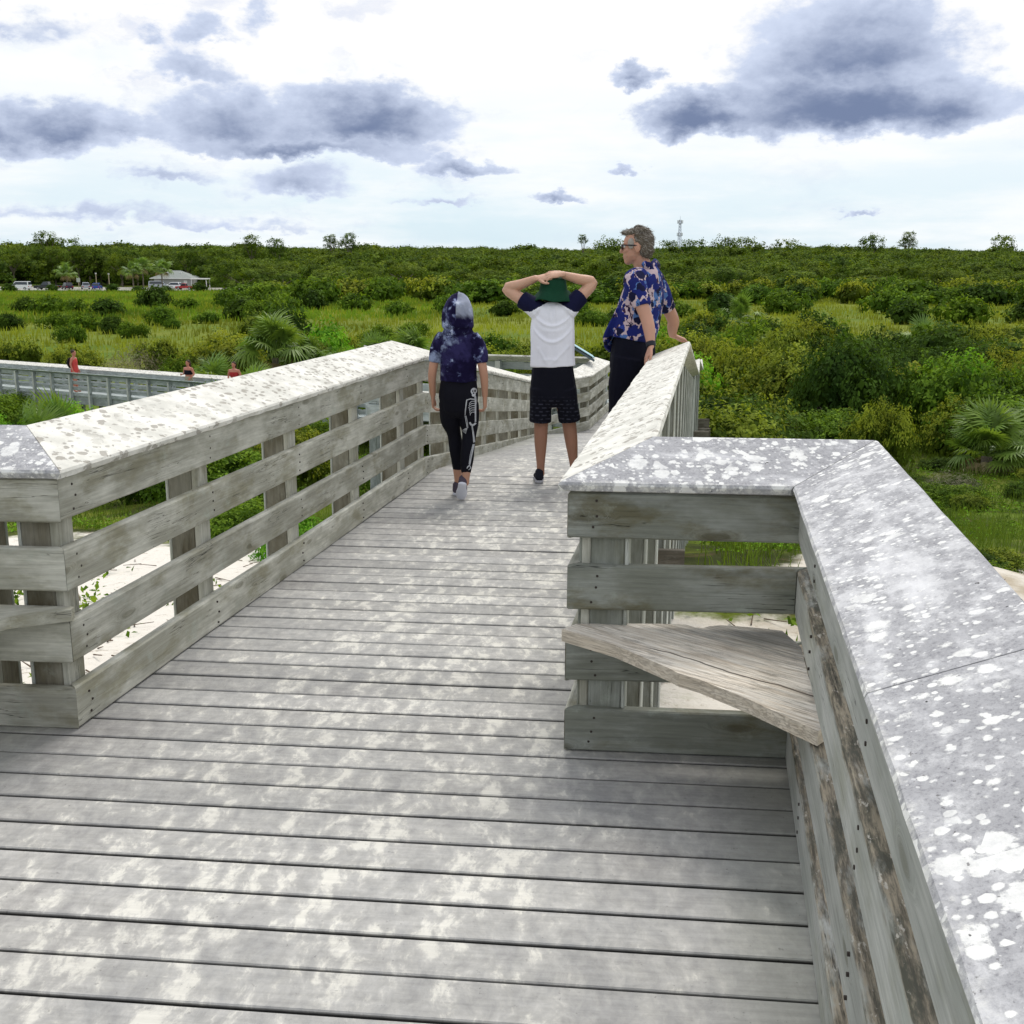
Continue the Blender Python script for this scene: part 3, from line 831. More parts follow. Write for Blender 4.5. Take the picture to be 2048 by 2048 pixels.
def leaf_mat(name, col, var=0.35, hue=(0.02, 0.012, 0.0), trans=0.35, rough=0.75, scale=0.9, spec=0.10):
    m, t = new_mat(name)
    co = t.n('ShaderNodeTexCoord').outputs['Object']
    rnd = t.n('ShaderNodeObjectInfo').outputs['Random']
    nz = t.noise(t.vmath('ADD', co, t.n('ShaderNodeCombineXYZ', None, X=t.math('MULTIPLY', rnd, 50.0)).outputs[0]), scale, 3.0)
    fine = t.n('ShaderNodeTexWhiteNoise', {'noise_dimensions': '3D'}, Vector=t.vmath('MULTIPLY', co, (7.0, 7.0, 7.0))).outputs[0]
    lo = tuple(c * (1 - var) for c in col)
    hi = tuple(c * (1 + var) + h for c, h in zip(col, hue))
    c = t.mix(t.step(nz, 0.3, 0.7), lo, hi)
    c = t.mix(1.0, c, t.math('ADD', 0.72, t.math('MULTIPLY', fine, 0.56)), 'MULTIPLY')
    shift = t.mix(rnd, (0.86, 0.94, 1.0), (1.10, 1.03, 0.92))
    c = t.mix(1.0, c, shift, 'MULTIPLY')
    d = t.n('ShaderNodeBsdfPrincipled', None, Base_Color=c, Roughness=rough)
    d.inputs['Specular IOR Level'].default_value = spec
    tr = t.n('ShaderNodeBsdfTranslucent', None, Color=t.mix(1.0, c, (1.25, 1.2, 0.6), 'MULTIPLY'))
    mx = t.n('ShaderNodeMixShader', None, i0=trans, i1=d.outputs[0], i2=tr.outputs[0])
    t.n('ShaderNodeOutputMaterial', None, Surface=mx)
    return m


F = {
    'olive': leaf_mat('olive_leaves', (0.068, 0.112, 0.011)),
    'olive_tip': leaf_mat('yellow_green_shoots', (0.250, 0.300, 0.034)),
    'green': leaf_mat('mid_green_leaves', (0.062, 0.132, 0.011)),
    'green_tip': leaf_mat('fresh_green_shoots', (0.155, 0.260, 0.024)),
    'bright': leaf_mat('vivid_green_leaves', (0.085, 0.260, 0.014)),
    'bright_tip': leaf_mat('vivid_green_shoots', (0.20, 0.42, 0.03)),
    'dark': leaf_mat('dark_green_leaves', (0.032, 0.074, 0.009)),
    'dark_tip': leaf_mat('dark_green_shoots', (0.075, 0.145, 0.02)),
    'grey': leaf_mat('dead_grey_twigs', (0.15, 0.145, 0.10), trans=0.1),
    'grey_tip': leaf_mat('dead_pale_twigs', (0.24, 0.22, 0.16), trans=0.1),
    'palm': leaf_mat('palm_blades', (0.170, 0.280, 0.050), rough=0.45, spec=0.35),
    'palm_dead': leaf_mat('dead_palm_blades', (0.30, 0.24, 0.13), trans=0.2),
    'grass': leaf_mat('dune_grass_blades', (0.125, 0.190, 0.024), scale=0.35),
    'field': leaf_mat('field_grass_blades', (0.250, 0.290, 0.034), scale=0.05),
    'field_green': leaf_mat('lush_field_grass_blades', (0.145, 0.255, 0.025), scale=0.05),
    'forest': leaf_mat('forest_leaves', (0.064, 0.116, 0.013), scale=0.4),
    'forest_tip': leaf_mat('forest_light_leaves', (0.135, 0.200, 0.022), scale=0.4),
}
M['bark'] = plain('grey_brown_bark', (0.15, 0.125, 0.095), 0.9, 0.4, 12.0)
M['palm_bark'] = plain('palm_trunk_bark', (0.17, 0.145, 0.11), 0.9, 0.4, 9.0)


def quads(cent, nrm, size, aspect=0.55, jitter=0.35, roll=None):
    """rhombic leaves: centre, facing normal, length"""
    n = len(cent)
    nrm = nrm / (np.linalg.norm(nrm, axis=1, keepdims=True) + 1e-9)
    a = rng.normal(size=(n, 3))
    t = np.cross(nrm, a)
    t /= np.linalg.norm(t, axis=1, keepdims=True) + 1e-9
    b = np.cross(nrm, t)
    L = (size * (1 + jitter * rng.uniform(-1, 1, n)))[:, None]
    W = L * aspect
    v = np.stack([cent - t * L * 0.5, cent + b * W * 0.5 + nrm * W * 0.12, cent + t * L * 0.5, cent - b * W * 0.5 + nrm * W * 0.12], 1)
    return v.reshape(-1, 3)


def lobes(k, spread, flat, r0, r1):
    out = []
    for i in range(k):
        a = rng.uniform(0, 2 * np.pi)
        d = spread * math.sqrt(rng.uniform(0, 1)) if i else 0.0
        r = rng.uniform(r0, r1)
        z = r * flat * 0.55 + rng.uniform(0.0, 0.5) * (1 - d / max(spread, 1e-6) * 0.8)
        out.append((d * math.cos(a), d * math.sin(a), z, r, r * flat))
    return out


def crown(name, lb, n, leaf, mats, clump=9, cl_r=0.16, tip=0.3, under=-0.25, aspect=0.55, core=0, fit=None, mess=0.5):
    """leaf clumps sown over the surface (and a little inside) of a union of lobes"""
    lb = np.array(lb)
    w = lb[:, 3] ** 2
    m = n // clump
    pick = rng.choice(len(lb), size=m, p=w / w.sum())
    d = rng.normal(size=(m, 3))
    d /= np.linalg.norm(d, axis=1, keepdims=True)
    d[:, 2] = np.where(d[:, 2] < under, -d[:, 2] * 0.8, d[:, 2])
    rr = 1.0 - np.abs(rng.normal(0, 0.16, m)) + rng.uniform(-0.02, 0.10, m)
    L = lb[pick]
    c = L[:, :3] + d * np.stack([L[:, 3], L[:, 3], L[:, 4]], 1) * rr[:, None]
    # drop clumps deep inside another lobe
    keep = np.ones(m, bool)
    for l in lb:
        e = (c - l[:3]) / np.array([l[3], l[3], l[4]])
        keep &= np.linalg.norm(e, axis=1) > 0.68
    c, d, pick = c[keep], d[keep], pick[keep]
    m = len(c)
    cc = np.repeat(c, clump, 0) + rng.normal(0, cl_r, (m * clump, 3)) * np.array([1, 1, 0.7])
    nn = np.repeat(d, clump, 0) * 1.15 + rng.normal(0, mess, (m * clump, 3)) + np.array([0, 0, 0.45])
    v = quads(cc, nn, leaf, aspect)
    is_tip = np.repeat((rng.uniform(0, 1, m) < tip * np.clip(d[:, 2] * 2.2, 0, 1.3)), clump) & (rng.uniform(0, 1, m * clump) < 0.85)
    if core:
        # leafage deeper inside, in coarser sprays
        kc = core
        pk = rng.choice(len(lb), size=kc, p=w / w.sum())
        dc = rng.normal(size=(kc, 3))
        dc /= np.linalg.norm(dc, axis=1, keepdims=True)
        Lc = lb[pk]
        pc = Lc[:, :3] + dc * np.stack([Lc[:, 3], Lc[:, 3], Lc[:, 4]], 1) * rng.uniform(0.56, 0.80, kc)[:, None]
        v = np.concatenate([v, quads(pc, dc + rng.normal(0, 0.45, (kc, 3)), leaf * 1.7, 0.7)])
        is_tip = np.concatenate([is_tip, np.zeros(kc, bool)])
    if fit:
        v[:, 2] -= max(0.0, np.percentile(v[:, 2], 1.0))
        v[:, :2] *= fit[0] / np.percentile(np.hypot(v[:, 0], v[:, 1]), 98.5)
        v[:, 2] *= fit[1] / np.percentile(v[:, 2], 99.0)
    loops = np.arange(len(v))
    return np_mesh(name, v, loops, 4, [F[mats], F[mats + '_tip']], is_tip.astype(np.int32))


def stem_mesh(name, segs, m):
    """segs: list of (p0, p1, r0, r1) tapered six-sided limbs"""
    vs, fs = [], []
    for p0, p1, r0, r1 in segs:
        p0, p1 = Vector(p0), Vector(p1)
        z = (p1 - p0).normalized()
        x = z.orthogonal().normalized()
        y = z.cross(x)
        b = len(vs)
        for p, r in ((p0, r0), (p1, r1)):
            for k in range(6):
                a = k * math.pi / 3
                vs.append(p + (x * math.cos(a) + y * math.sin(a)) * r)
        for k in range(6):
            k2 = (k + 1) % 6
            fs.append((b + k, b + k2, b + 6 + k2, b + 6 + k))
        fs.append(tuple(b + 6 + k for k in range(6)))
    return mesh(name, vs, fs, m, True)


def branches(h, spread, k, r):
    out = []
    for i in range(k):
        a = i * 2 * math.pi / k + RS.uniform(-0.4, 0.4)
        mid = Vector((math.cos(a) * spread * 0.35, math.sin(a) * spread * 0.35, h * 0.5))
        out.append(((0, 0, -0.3), mid, r, r * 0.7))
        end = Vector((math.cos(a) * spread * 0.8, math.sin(a) * spread * 0.8, h * RS.uniform(0.75, 0.95)))
        out.append((mid, end, r * 0.7, r * 0.25))
    return out


# shrub prototypes (about 2 m tall, 4 m wide), three levels of leaf detail
SH = {}
for kind in ('olive', 'green', 'bright', 'dark', 'grey'):
    for var in range(3 if kind != 'grey' else 1):
        lb = lobes(8, 1.25, 0.85, 0.62, 1.05)
        if kind == 'grey':
            SH[kind, var, 0] = crown('foliage', lb, 3600, 0.24, kind, 5, 0.25, 0.6, aspect=0.07, fit=(2.0, 2.0))
            SH[kind, var, 1] = SH[kind, var, 2] = SH[kind, var, 0]
        else:
            tp = {'olive': 0.7, 'bright': 0.75}.get(kind, 0.5)
            SH[kind, var, 0] = crown('foliage', lb, 8200, 0.098, kind, 12, 0.075, tp, core=1500, fit=(2.0, 2.0))
            SH[kind, var, 1] = crown('foliage', lb, 3000, 0.155, kind, 9, 0.11, tp, core=800, fit=(2.0, 2.0))
            SH[kind, var, 2] = crown('foliage', lb, 1100, 0.25, kind, 7, 0.16, tp, core=360, fit=(2.0, 2.0))
STEM = stem_mesh('stem', branches(0.9, 0.8, 6, 0.035), M['bark'])
shrub_n = [0]


def shrub(x, y, w, h, kind, label, group=None, lod=None):
    """a shrub w wide and h tall standing on the ground at x, y"""
    D = math.hypot(x, y)
    if lod is None:
        lod = 0 if D < 62 else 1 if D < 125 else 2
    var = shrub_n[0] % (3 if kind != 'grey' else 1)
    shrub_n[0] += 1
    root = thing('shrub', label, 'shrub', (x, y, gzf(x, y) - 0.05), RS.uniform(0, 6.28), group)
    root.scale = (w / 4.0, w / 4.0 * RS.uniform(0.85, 1.15), h / 2.0)
    link('foliage', SH[kind, var, lod], root)
    if D < 70:
        link('stem', STEM, root)
    return root


def spot(px, D, near, far):
    """where a plant stands, by the things one sees it under or beside, and its row"""
    for lim, w in ((90, 'toward the left edge'), (190, 'under the dark cars'), (300, 'left of the house'), (420, 'under the pale house'), (520, 'right of the house'), (640, 'above the fan palm clump'), (760, 'above the left cap peak'),
                   (860, 'left of the hooded child'), (965, 'right of the hooded child'), (1090, 'left of the boy'), (1210, 'between boy and man'), (1330, 'behind the man'), (1430, 'beside the right ramp railing'), (1540, 'above the spotted crosspiece cap'),
                   (1650, 'above the cap joint'), (1760, 'right of the cap joint'), (1880, 'left of the near fan palm'), (1975, 'above the near fan palm'), (9999, 'at the right edge')):
        if px < lim:
            break
    row = 'front row' if D < near else 'back row' if D > far else 'middle row'
    return w + ', ' + row


# ---- the thicket right of the walk
def P(px, D):
    """plan position on a bearing (given in photo columns) at distance D"""
    return ((px - 1024) / 2200.0 * D, D)


TH = 'coastal shrubs in the thicket right of the boardwalk'
named_right = [
    (4.8, 27.5, 4.6, 2.2, 'olive', 'olive shrub crowding against the outside of the right ramp railing'),
    (6.9, 33.5, 4.4, 2.0, 'olive', 'low olive shrub behind the lichen-spotted crosspiece'),
    (10.9, 33.0, 2.7, 2.3, 'olive', 'yellow-tipped rounded shrub left of the near fan palm on the right'),
    (12.1, 41.0, 5.6, 3.6, 'dark', 'tall dark shaded shrub in the middle of the right-hand thicket'),
    (9.0, 40.5, 3.6, 1.7, 'dark', 'low dark dome-shaped shrub below the tall dark one'),
    (8.1, 37.0, 2.6, 1.5, 'grey', 'bare grey twiggy shrub among the green ones on the right'),
    (7.0, 46.0, 4.6, 2.7, 'bright', 'vivid green feathery shrub right of the leaning man, lower one'),
    (7.9, 60.5, 5.0, 3.3, 'bright', 'vivid green shrub close behind the leaning man and his hand'),
    (17.5, 42.5, 5.0, 3.1, 'bright', 'bright green shrub near the right picture edge in the thicket'),
    (15.3, 37.5, 3.5, 2.1, 'olive', 'yellow-green flowering shrub directly left of the fan palm'),
    (5.9, 25.0, 1.9, 0.8, 'dark', 'small dark mounded bush beside the outer corner of the grey cap'),
]
for s in named_right:
    shrub(*s)
kinds = ['olive', 'olive', 'green', 'dark', 'dark']
lab = {'olive': 'olive shrub with yellow-green shoots in the right thicket', 'green': 'mid green shrub in the thicket right of the walk',
       'dark': 'dark green shrub in the thicket right of the walk', 'bright': 'vivid green shrub in the thicket right of the walk'}
rr2 = random.Random(3)
cnt = 0
taken = [(s[0], s[1], s[2]) for s in named_right]
while cnt < 84:
    D = 31.0 + 51 * rr2.random() ** 0.9
    px = rr2.uniform(1290, 2110)
    x, y = P(px, D)
    if D < 36 and (px > 1560 or px < 1340):
        continue
    if x < 3.4 + 0.16 * (y - 24) and D < 36:
        continue
    if D > 70 and px > 1640:
        continue
    w = rr2.uniform(3.6, 6.6)
    if any((x - a) ** 2 + (y - b) ** 2 < (0.33 * (w + c)) ** 2 for a, b, c in taken):
        if rr2.random() < 0.97:
            continue
    k = rr2.choice(kinds)
    h = rr2.uniform(1.9, 3.3) * (0.75 if D < 38 else 1.0)
    shrub(x, y, w, h, k, ('broad ' if w > 5.4 else 'small ' if w < 4.3 else 'rounded ') + {'olive': 'olive', 'green': 'mid green', 'dark': 'dark green'}[k] + ' thicket shrub ' + spot(px, D, 45, 65), TH)
    taken.append((x, y, w))
    cnt += 1

rb0 = random.Random(21)
n_ = 0
while n_ < 34:
    D = rb0.uniform(11, 34)
    x, y = P(rb0.uniform(1330, 2100), D)
    if not (x > 1.9 + RUN * (y - 3.3)) or any((x - a) ** 2 + (y - b_) ** 2 < (r_ * 0.8) ** 2 for a, b_, r_, k_ in SAND_SPOTS):
        continue
    k = rb0.choice(['dark', 'green', 'olive', 'dark', 'grey', 'olive', 'green'])
    w = rb0.uniform(0.7, 1.9) * (0.75 + D / 60)
    s = shrub(x, y, w, w * rb0.uniform(0.22, 0.42), k, ('wide ' if w > 1.5 else 'small ') + {'dark': 'dark', 'green': 'green', 'olive': 'olive', 'grey': 'grey'}[k] + ' clump on the bank '
              + spot((x / y) * 2200 + 1024, D, 18, 26), 'low clumps on the bank right of the walk')
    n_ += 1

# ---- behind and before the distant boardwalk on the left
named_left = [
    (-14.4, 57.0, 6.4, 3.0, 'olive', 'big olive shrub right behind the distant boardwalk, by the man in red'),
    (-19.5, 57.5, 4.4, 2.4, 'grey', 'grey leafless shrub behind the distant boardwalk near the left edge'),
    (-22.8, 57.0, 4.4, 2.4, 'olive', 'olive shrub at the left edge behind the distant boardwalk'),
    (-16.6, 55.0, 3.4, 1.9, 'green', 'mid green bush behind the distant boardwalk, left of the man in red'),
    (-11.0, 54.0, 4.0, 2.2, 'green', 'green shrub behind the woman in the black top'),
    (-10.5, 62.5, 5.2, 3.2, 'bright', 'bright green shrub between the big olive shrub and the fan palms'),
    (-17.3, 74.0, 5.0, 3.2, 'olive', 'rounded olive shrub standing in the meadow behind the left boardwalk'),
    (-13.4, 68.0, 5.0, 4.0, 'dark', 'tall dark round shrub at the left shoulder of the fan palms'),
    (-15.6, 37.8, 3.8, 1.75, 'bright', 'bright green low shrub in front of the distant boardwalk'),
    (-12.3, 36.6, 3.4, 1.7, 'bright', 'bright green bush before the distant boardwalk, near the big cap'),
    (-18.2, 38.6, 3.8, 1.8, 'green', 'green bush below the distant boardwalk at the left edge'),
    (-11.2, 39.2, 1.9, 2.2, 'green', 'green shrub rising in front of the distant boardwalk by the women'),
    (-9.3, 37.8, 2.6, 1.9, 'green', 'leafy shrub half hidden behind the broad left cap'),
    (-6.2, 22.5, 3.4, 1.3, 'green', 'low green shrub seen through the left railing'),
    (-4.4, 17.0, 2.2, 0.8, 'green', 'small green shrub beside the foot of the left railing posts'),
    (-3.0, 14.6, 1.4, 0.6, 'bright', 'bright green plant seen below the left rail boards'),
    (-8.6, 25.0, 3.2, 1.5, 'dark', 'dark shrub in the shade beyond the left railing'),
    (-5.4, 28.0, 3.6, 1.6, 'olive', 'olive shrub behind the left ramp seen through the rails'),
    (-2.4, 24.6, 2.6, 1.2, 'green', 'green shrub under the far switchback seen through the ramp railing'),
]
for s in named_left:
    shrub(*s)
for (x, y, w, h, k) in [(-19.8, 41.5, 3.6, 1.5, 'green'), (-16.9, 40.6, 3.4, 1.4, 'bright'), (-14.0, 39.0, 3.2, 1.5, 'green'), (-20.5, 45.0, 3.0, 1.2, 'green'), (-12.6, 39.6, 2.8, 1.3, 'green'), (-17.6, 36.0, 3.2, 1.5, 'bright')]:
    shrub(x, y, w, h, k, {'green': 'mid green shrub growing against the front of the distant boardwalk', 'bright': 'bright green shrub growing before the posts of the distant boardwalk'}[k], 'shrubs in front of the distant boardwalk')
GL = 'shrubs behind the distant boardwalk on the left'
for (px, D, w, h, k) in [(30, 66, 4.5, 2.2, 'olive'), (330, 67, 3.6, 2.0, 'olive'), (640, 60, 4.0, 2.6, 'olive'), (680, 66, 3.6, 2.4, 'olive'), (880, 62, 4.4, 2.2, 'olive'),
                         (930, 66, 4.6, 2.0, 'olive'), (985, 70, 4.2, 2.2, 'green'), (1150, 63, 4.6, 2.1, 'olive'), (1120, 58, 4.6, 2.0, 'olive'), (1190, 66, 5, 2.2, 'olive'),
                         (1090, 70, 4.4, 2.0, 'olive'), (1240, 62, 4.6, 2.4, 'olive'), (960, 56, 4.2, 1.9, 'green'), (1020, 60, 4.6, 2.0, 'olive'), (860, 52, 3.4, 1.7, 'green'),
                         (1060, 50, 3.4, 1.5, 'olive'), (1160, 47, 3.8, 1.6, 'olive'), (1240, 50, 4.2, 1.9, 'olive'), (760, 46, 3.6, 1.6, 'olive'), (700, 40, 3.2, 1.4, 'green'),
                         (640, 36, 3.0, 1.3, 'green'), (560, 33, 2.8, 1.2, 'olive'), (820, 33, 2.8, 1.2, 'olive'), (900, 30, 2.6, 1.1, 'green'), (420, 32, 2.6, 1.0, 'green'), (330, 30, 2.2, 0.9, 'bright')]:
    x, y = P(px, D)
    shrub(x, y, w, h, k, {'olive': 'olive', 'green': 'mid green', 'bright': 'vivid green'}[k] + ' shrub beyond the left railing ' + spot(px, D, 48, 61), GL)

# ---- shrubs dotted over the meadow (bearing column, distance, width, height)
MEADOW = [(30, 108, 4.6, 2.4), (70, 100, 3.6, 2.0), (125, 112, 5.0, 2.4), (180, 108, 5.5, 2.6), (225, 104, 4.6, 2.4), (120, 96, 4.2, 2.6), (150, 92, 3.6, 2.2), (275, 98, 3.2, 2.1),
          (60, 145, 5.5, 3.0), (20, 150, 6, 3.4), (110, 140, 6.5, 3.6), (165, 150, 5.5, 2.6), (215, 138, 7, 3), (260, 142, 6.5, 2.8), (330, 118, 5.5, 3.2), (350, 112, 3, 1.6), (330, 162, 9, 4.6), (385, 160, 5, 2.4),
          (300, 168, 6, 2.5), (420, 122, 4.2, 1.9), (490, 130, 7, 4.2), (535, 120, 7.5, 4.4), (585, 122, 6, 3.4), (640, 116, 6.2, 3.2), (610, 135, 7, 3.6), (680, 108, 4.0, 2.0), (720, 126, 5.6, 2.6), (565, 150, 8, 4),
          (760, 118, 4.6, 2.2), (800, 142, 6, 2.8), (850, 128, 5, 2.4), (470, 165, 8, 4), (640, 160, 8, 4.2), (710, 155, 7, 3.6), (900, 150, 7, 3.6), (960, 135, 6, 3.2), (1010, 142, 6, 3.0), (930, 118, 4.4, 2.4), (985, 112, 5, 2.6), (1180, 120, 5.4, 2.6),
          (1230, 128, 5.2, 2.4), (1150, 145, 6, 3), (1350, 140, 6, 3), (1385, 118, 4, 2), (1440, 150, 8, 4.2), (1500, 142, 8, 4.4), (1560, 150, 9, 4.6), (1610, 146, 8, 4.2), (1470, 128, 4, 1.8), (1660, 112, 3.4, 1.8),
          (1700, 104, 3.0, 2.0), (1735, 98, 4.2, 3.0), (1790, 128, 8, 4.0), (1850, 132, 9, 4.6), (1910, 128, 9, 4.4), (1970, 134, 9, 4.2), (2040, 130, 8, 4), (1690, 150, 8, 4), (1760, 155, 9, 4.6), (1880, 84, 4.8, 3.0), (1945, 80, 5, 3.2),
          (2020, 82, 5, 3.2), (1990, 88, 5, 3), (1420, 96, 4.6, 2.4), (1500, 92, 4.4, 2.2), (1570, 90, 4.6, 2.6), (1640, 88, 4.4, 2.4), (1350, 92, 4.4, 2.6), (1300, 98, 5, 2.4), (1250, 92, 4.4, 2), (820, 96, 4.6, 2.4), (760, 88, 4.4, 2.6)]
for i, (px, D, w, h) in enumerate(MEADOW):
    if (560 < px < 1000 and 106 < D < 136) or (px > 1440 and (i % 2 and 125 < D or 95 < D < 115)) or (px < 300 and i % 4 == 1):
        continue
    x, y = P(px, D)
    k = 'green' if i % 4 else 'dark'
    if px > 1200 and D < 115:
        k = 'olive'
    shrub(x, y, w * 0.84, h * 0.70, k, {'green': 'green', 'dark': 'dark', 'olive': 'olive'}[k] + ' meadow shrub ' + spot(px, D, 105, 138), 'shrubs dotted over the meadow')

for (px, D, w, h, lb) in [(38, 250, 5.0, 1.9, 'shrub in front of the white van, at the edge of the car park'), (118, 256, 4.0, 1.6, 'small dark shrub in front of the black pickup'), (242, 257, 4.6, 1.8, 'shrub at the car park edge right of the poles'), (345, 252, 4.5, 1.5, 'low shrub in front of the pale silver van'),
                          (408, 258, 5.0, 2.2, 'shrub in front of the small shelter'), (288, 255, 3.6, 1.4, 'low shrub by the car park, left of the house')]:
    x, y = P(px, D)
    shrub(x, y, w, h, 'dark', lb)

# ---- shrub belt between the meadow and the woods
rb = random.Random(8)
for i in range(96):
    px = rb.uniform(440, 2080)
    D = rb.uniform(184, 240) if px > 640 else rb.uniform(172, 236)
    x, y = P(px, D)
    k = rb.choice(['green', 'green', 'dark', 'olive'])
    w = rb.uniform(7, 12)
    shrub(x, y, w, rb.uniform(2.5, 4.4), k, ('wide ' if w > 9.5 else 'rounded ') + {'green': 'green', 'dark': 'dark', 'olive': 'olive'}[k] + ' shrub before the woods ' + spot(px, D, 190, 213), 'shrub belt before the woods')


# ------------------------------------------------------------------ woods
def tree_crown(name, n, leaf, kind, k=9, spread=2.2, flat=0.8, r0=1.0, r1=1.7, mats=None, lift=2.3, under=-0.35):
    lb = lobes(k, spread, flat, r0, r1)
    lb = [(a, b, c + lift + RS.uniform(-0.5, 0.7), d, e) for a, b, c, d, e in lb]
    if lift < 3.0:
        lb += [(2.0 * math.cos(a), 2.0 * math.sin(a), 1.3, 1.15, 1.25) for a in np.arange(5) * 1.2566 + 0.3]
    return crown(name, lb, n, leaf, kind, 12, 0.24, 0.5, under, 0.8, mess=0.32)


TC = [tree_crown('crown', 3600, 0.27, 'forest') for _ in range(5)]
TCO = [tree_crown('crown', 3200, 0.25, 'forest', 9, 1.9, 1.0, 0.9, 1.5, under=-2.0) for _ in range(3)]
tb = []
for a in range(6):
    an = a * 1.05 + 0.3
    tb += [((0, 0, 2.0), (math.cos(an) * 0.9, math.sin(an) * 0.9, 3.4), 0.14, 0.09), ((math.cos(an) * 0.9, math.sin(an) * 0.9, 3.4), (math.cos(an) * 1.9, math.sin(an) * 1.9, 4.4), 0.09, 0.03)]
TRUNK = stem_mesh('trunk', [((0, 0, -0.6), (0.08, 0.03, 1.2), 0.24, 0.19), ((0.08, 0.03, 1.2), (0, 0, 2.4), 0.19, 0.15)] + tb, M['bark'])


def tree(x, y, h, w, label, group, crown_mesh=None, base=None):
    """w wide, top at h above the ground: the crown keeps its proportions, the trunk makes up the height"""
    root = thing('tree', label, 'tree', (x, y, (gzf(x, y) if base is None else base) - 0.2), rb.uniform(0, 6.28), group)
    k = w / 6.2
    kz = k * 1.12
    lift = max(0.0, h - 5.4 * kz)
    if h < 5.4 * kz:
        kz = h / 5.4
    link('crown', crown_mesh or rb.choice(TC), root, Matrix.Translation((0, 0, lift)) @ Matrix.Diagonal((k, k, kz, 1)))
    link('trunk', TRUNK, root, Matrix.Diagonal((k, k, (lift + 2.9 * kz) / 4.4, 1)))
    return root


# skyline trees that stand clear of the woods
for (px, D, h, w, lb) in [(515, 420, 18.2, 8.5, 'tall round-headed tree on the skyline, left one of a pair'), (565, 430, 17.0, 8.5, 'lower round-headed tree on the skyline, right one of a pair'),
                          (672, 470, 18.5, 5.5, 'small skyline tree with a thin open crown, right one'), (706, 470, 18.8, 6.5, 'small skyline tree with a thin open crown above the hooded child'),
                          (118, 360, 17.8, 6.5, 'thin ragged treetop poking above the left woods'), (150, 365, 16.4, 9.0, 'light green treetop above the left woods beside a ragged one'),
                          (60, 355, 14.6, 11, 'broad treetop above the white van'), (1160, 520, 19.2, 4.0, 'thin skyline tree left of the leaning man'), (1215, 510, 18.4, 15, 'broad skyline tree behind the face of the leaning man'),
                          (1330, 520, 18.5, 12, 'pale open-crowned skyline tree beside the radio mast'), (1370, 500, 18.8, 12, 'round skyline tree right of the radio mast'),
                          (1440, 520, 19.2, 14, 'dense skyline tree right of the radio mast'), (1480, 520, 20.2, 13, 'tallest broad skyline tree right of the man'), (1560, 560, 19.8, 16, 'wide skyline tree above the big cap corner'),
                          (1720, 600, 21.0, 12, 'skyline tree near the right with flat layered top'), (1790, 600, 22.8, 8, 'ragged skyline tree poking up at the right'), (1980, 620, 22.6, 15, 'skyline tree near the right picture edge')]:
    x, y = P(px, D)
    tree(x, y, h * 0.955, w * 1.35, lb, None, rb.choice(TCO))
# front edge of the woods
for i in range(60):
    px = -40 + i * 9.2 + rb.uniform(-5, 5)
    D = rb.uniform(302, 345)
    if 300 < px < 440:
        D = rb.uniform(318, 350)
    x, y = P(px, D)
    h, w = rb.uniform(8.0, 12.0), rb.uniform(7, 11)
    tree(x, y, h, w, ('tall' if h > 10.5 else 'low' if h < 9.2 else 'mid-height') + (' wide' if w > 9.2 else ' narrow') + ' oak behind the car park ' + spot(px, D, 315, 332), 'oaks at the edge of the left woods')
for i in range(86):
    px = rb.uniform(430, 2090)
    D = rb.uniform(228, 330)
    x, y = P(px, D)
    h, w = rb.uniform(5.0, 8.2), rb.uniform(8, 12)
    tree(x, y, h, w, ('tall' if h > 6.9 else 'low' if h < 6.0 else 'mid-height') + (' wide' if w > 10 else ' narrow') + ' oak beyond the meadow ' + spot(px, D, 262, 296), 'oaks at the edge of the far woods')

# the woods behind read as one mass: instances of a crown on scattered points
src = bpy.data.objects.new('woodland_crown', tree_crown('woodland_crown', 2200, 0.36, 'forest'))
pts = []
while len(pts) < 5200:
    D = 300 + 620 * rng.uniform(0, 1) ** 0.8
    az = rng.uniform(-0.50, 0.50)
    if az < -0.27 and D < 335:
        continue
    pts.append((math.sin(az) * D, math.cos(az) * D, D))
pts = np.array(pts)
pz = gz(pts[:, 0], pts[:, 1])
wm = bpy.data.meshes.new('far_woods')
wm.vertices.add(len(pts))
wm.vertices.foreach_set('co', np.stack([pts[:, 0], pts[:, 1], pz - 0.8], -1).astype(np.float32).ravel())
at = wm.attributes.new('size', 'FLOAT', 'POINT')
at.data.foreach_set('value', (np.where(rng.uniform(0, 1, len(pts)) < 0.06, 1.22, 1.0) * rng.uniform(0.72, 1.15, len(pts)) ** 1.2 * (1.0 + 0.13 * np.sin(pts[:, 0] * 0.035 + 1.0) * np.sin(pts[:, 1] * 0.021)) * (1.62 + 0.45 * np.clip((pts[:, 2] - 300) / 200, 0, 1))).astype(np.float32))
woods = tag(link('far_woods', wm), 'unbroken mass of oak and palm woods up to the skyline', kind='stuff')
ng = bpy.data.node_groups.new('scatter_crowns', 'GeometryNodeTree')
ng.interface.new_socket('Geometry', in_out='INPUT', socket_type='NodeSocketGeometry')
ng.interface.new_socket('Geometry', in_out='OUTPUT', socket_type='NodeSocketGeometry')
gi, go = ng.nodes.new('NodeGroupInput'), ng.nodes.new('NodeGroupOutput')
iop = ng.nodes.new('GeometryNodeInstanceOnPoints')
oi = ng.nodes.new('GeometryNodeObjectInfo')
oi.inputs['Object'].default_value = src
oi.inputs['As Instance'].default_value = True
na_ = ng.nodes.new('GeometryNodeInputNamedAttribute')
na_.data_type = 'FLOAT'
na_.inputs['Name'].default_value = 'size'
rv = ng.nodes.new('FunctionNodeRandomValue')
rv.data_type = 'FLOAT_VECTOR'
rv.inputs[0].default_value = (0, 0, 0)
rv.inputs[1].default_value = (0.12, 0.12, 6.28)
ng.links.new(gi.outputs[0], iop.inputs['Points'])
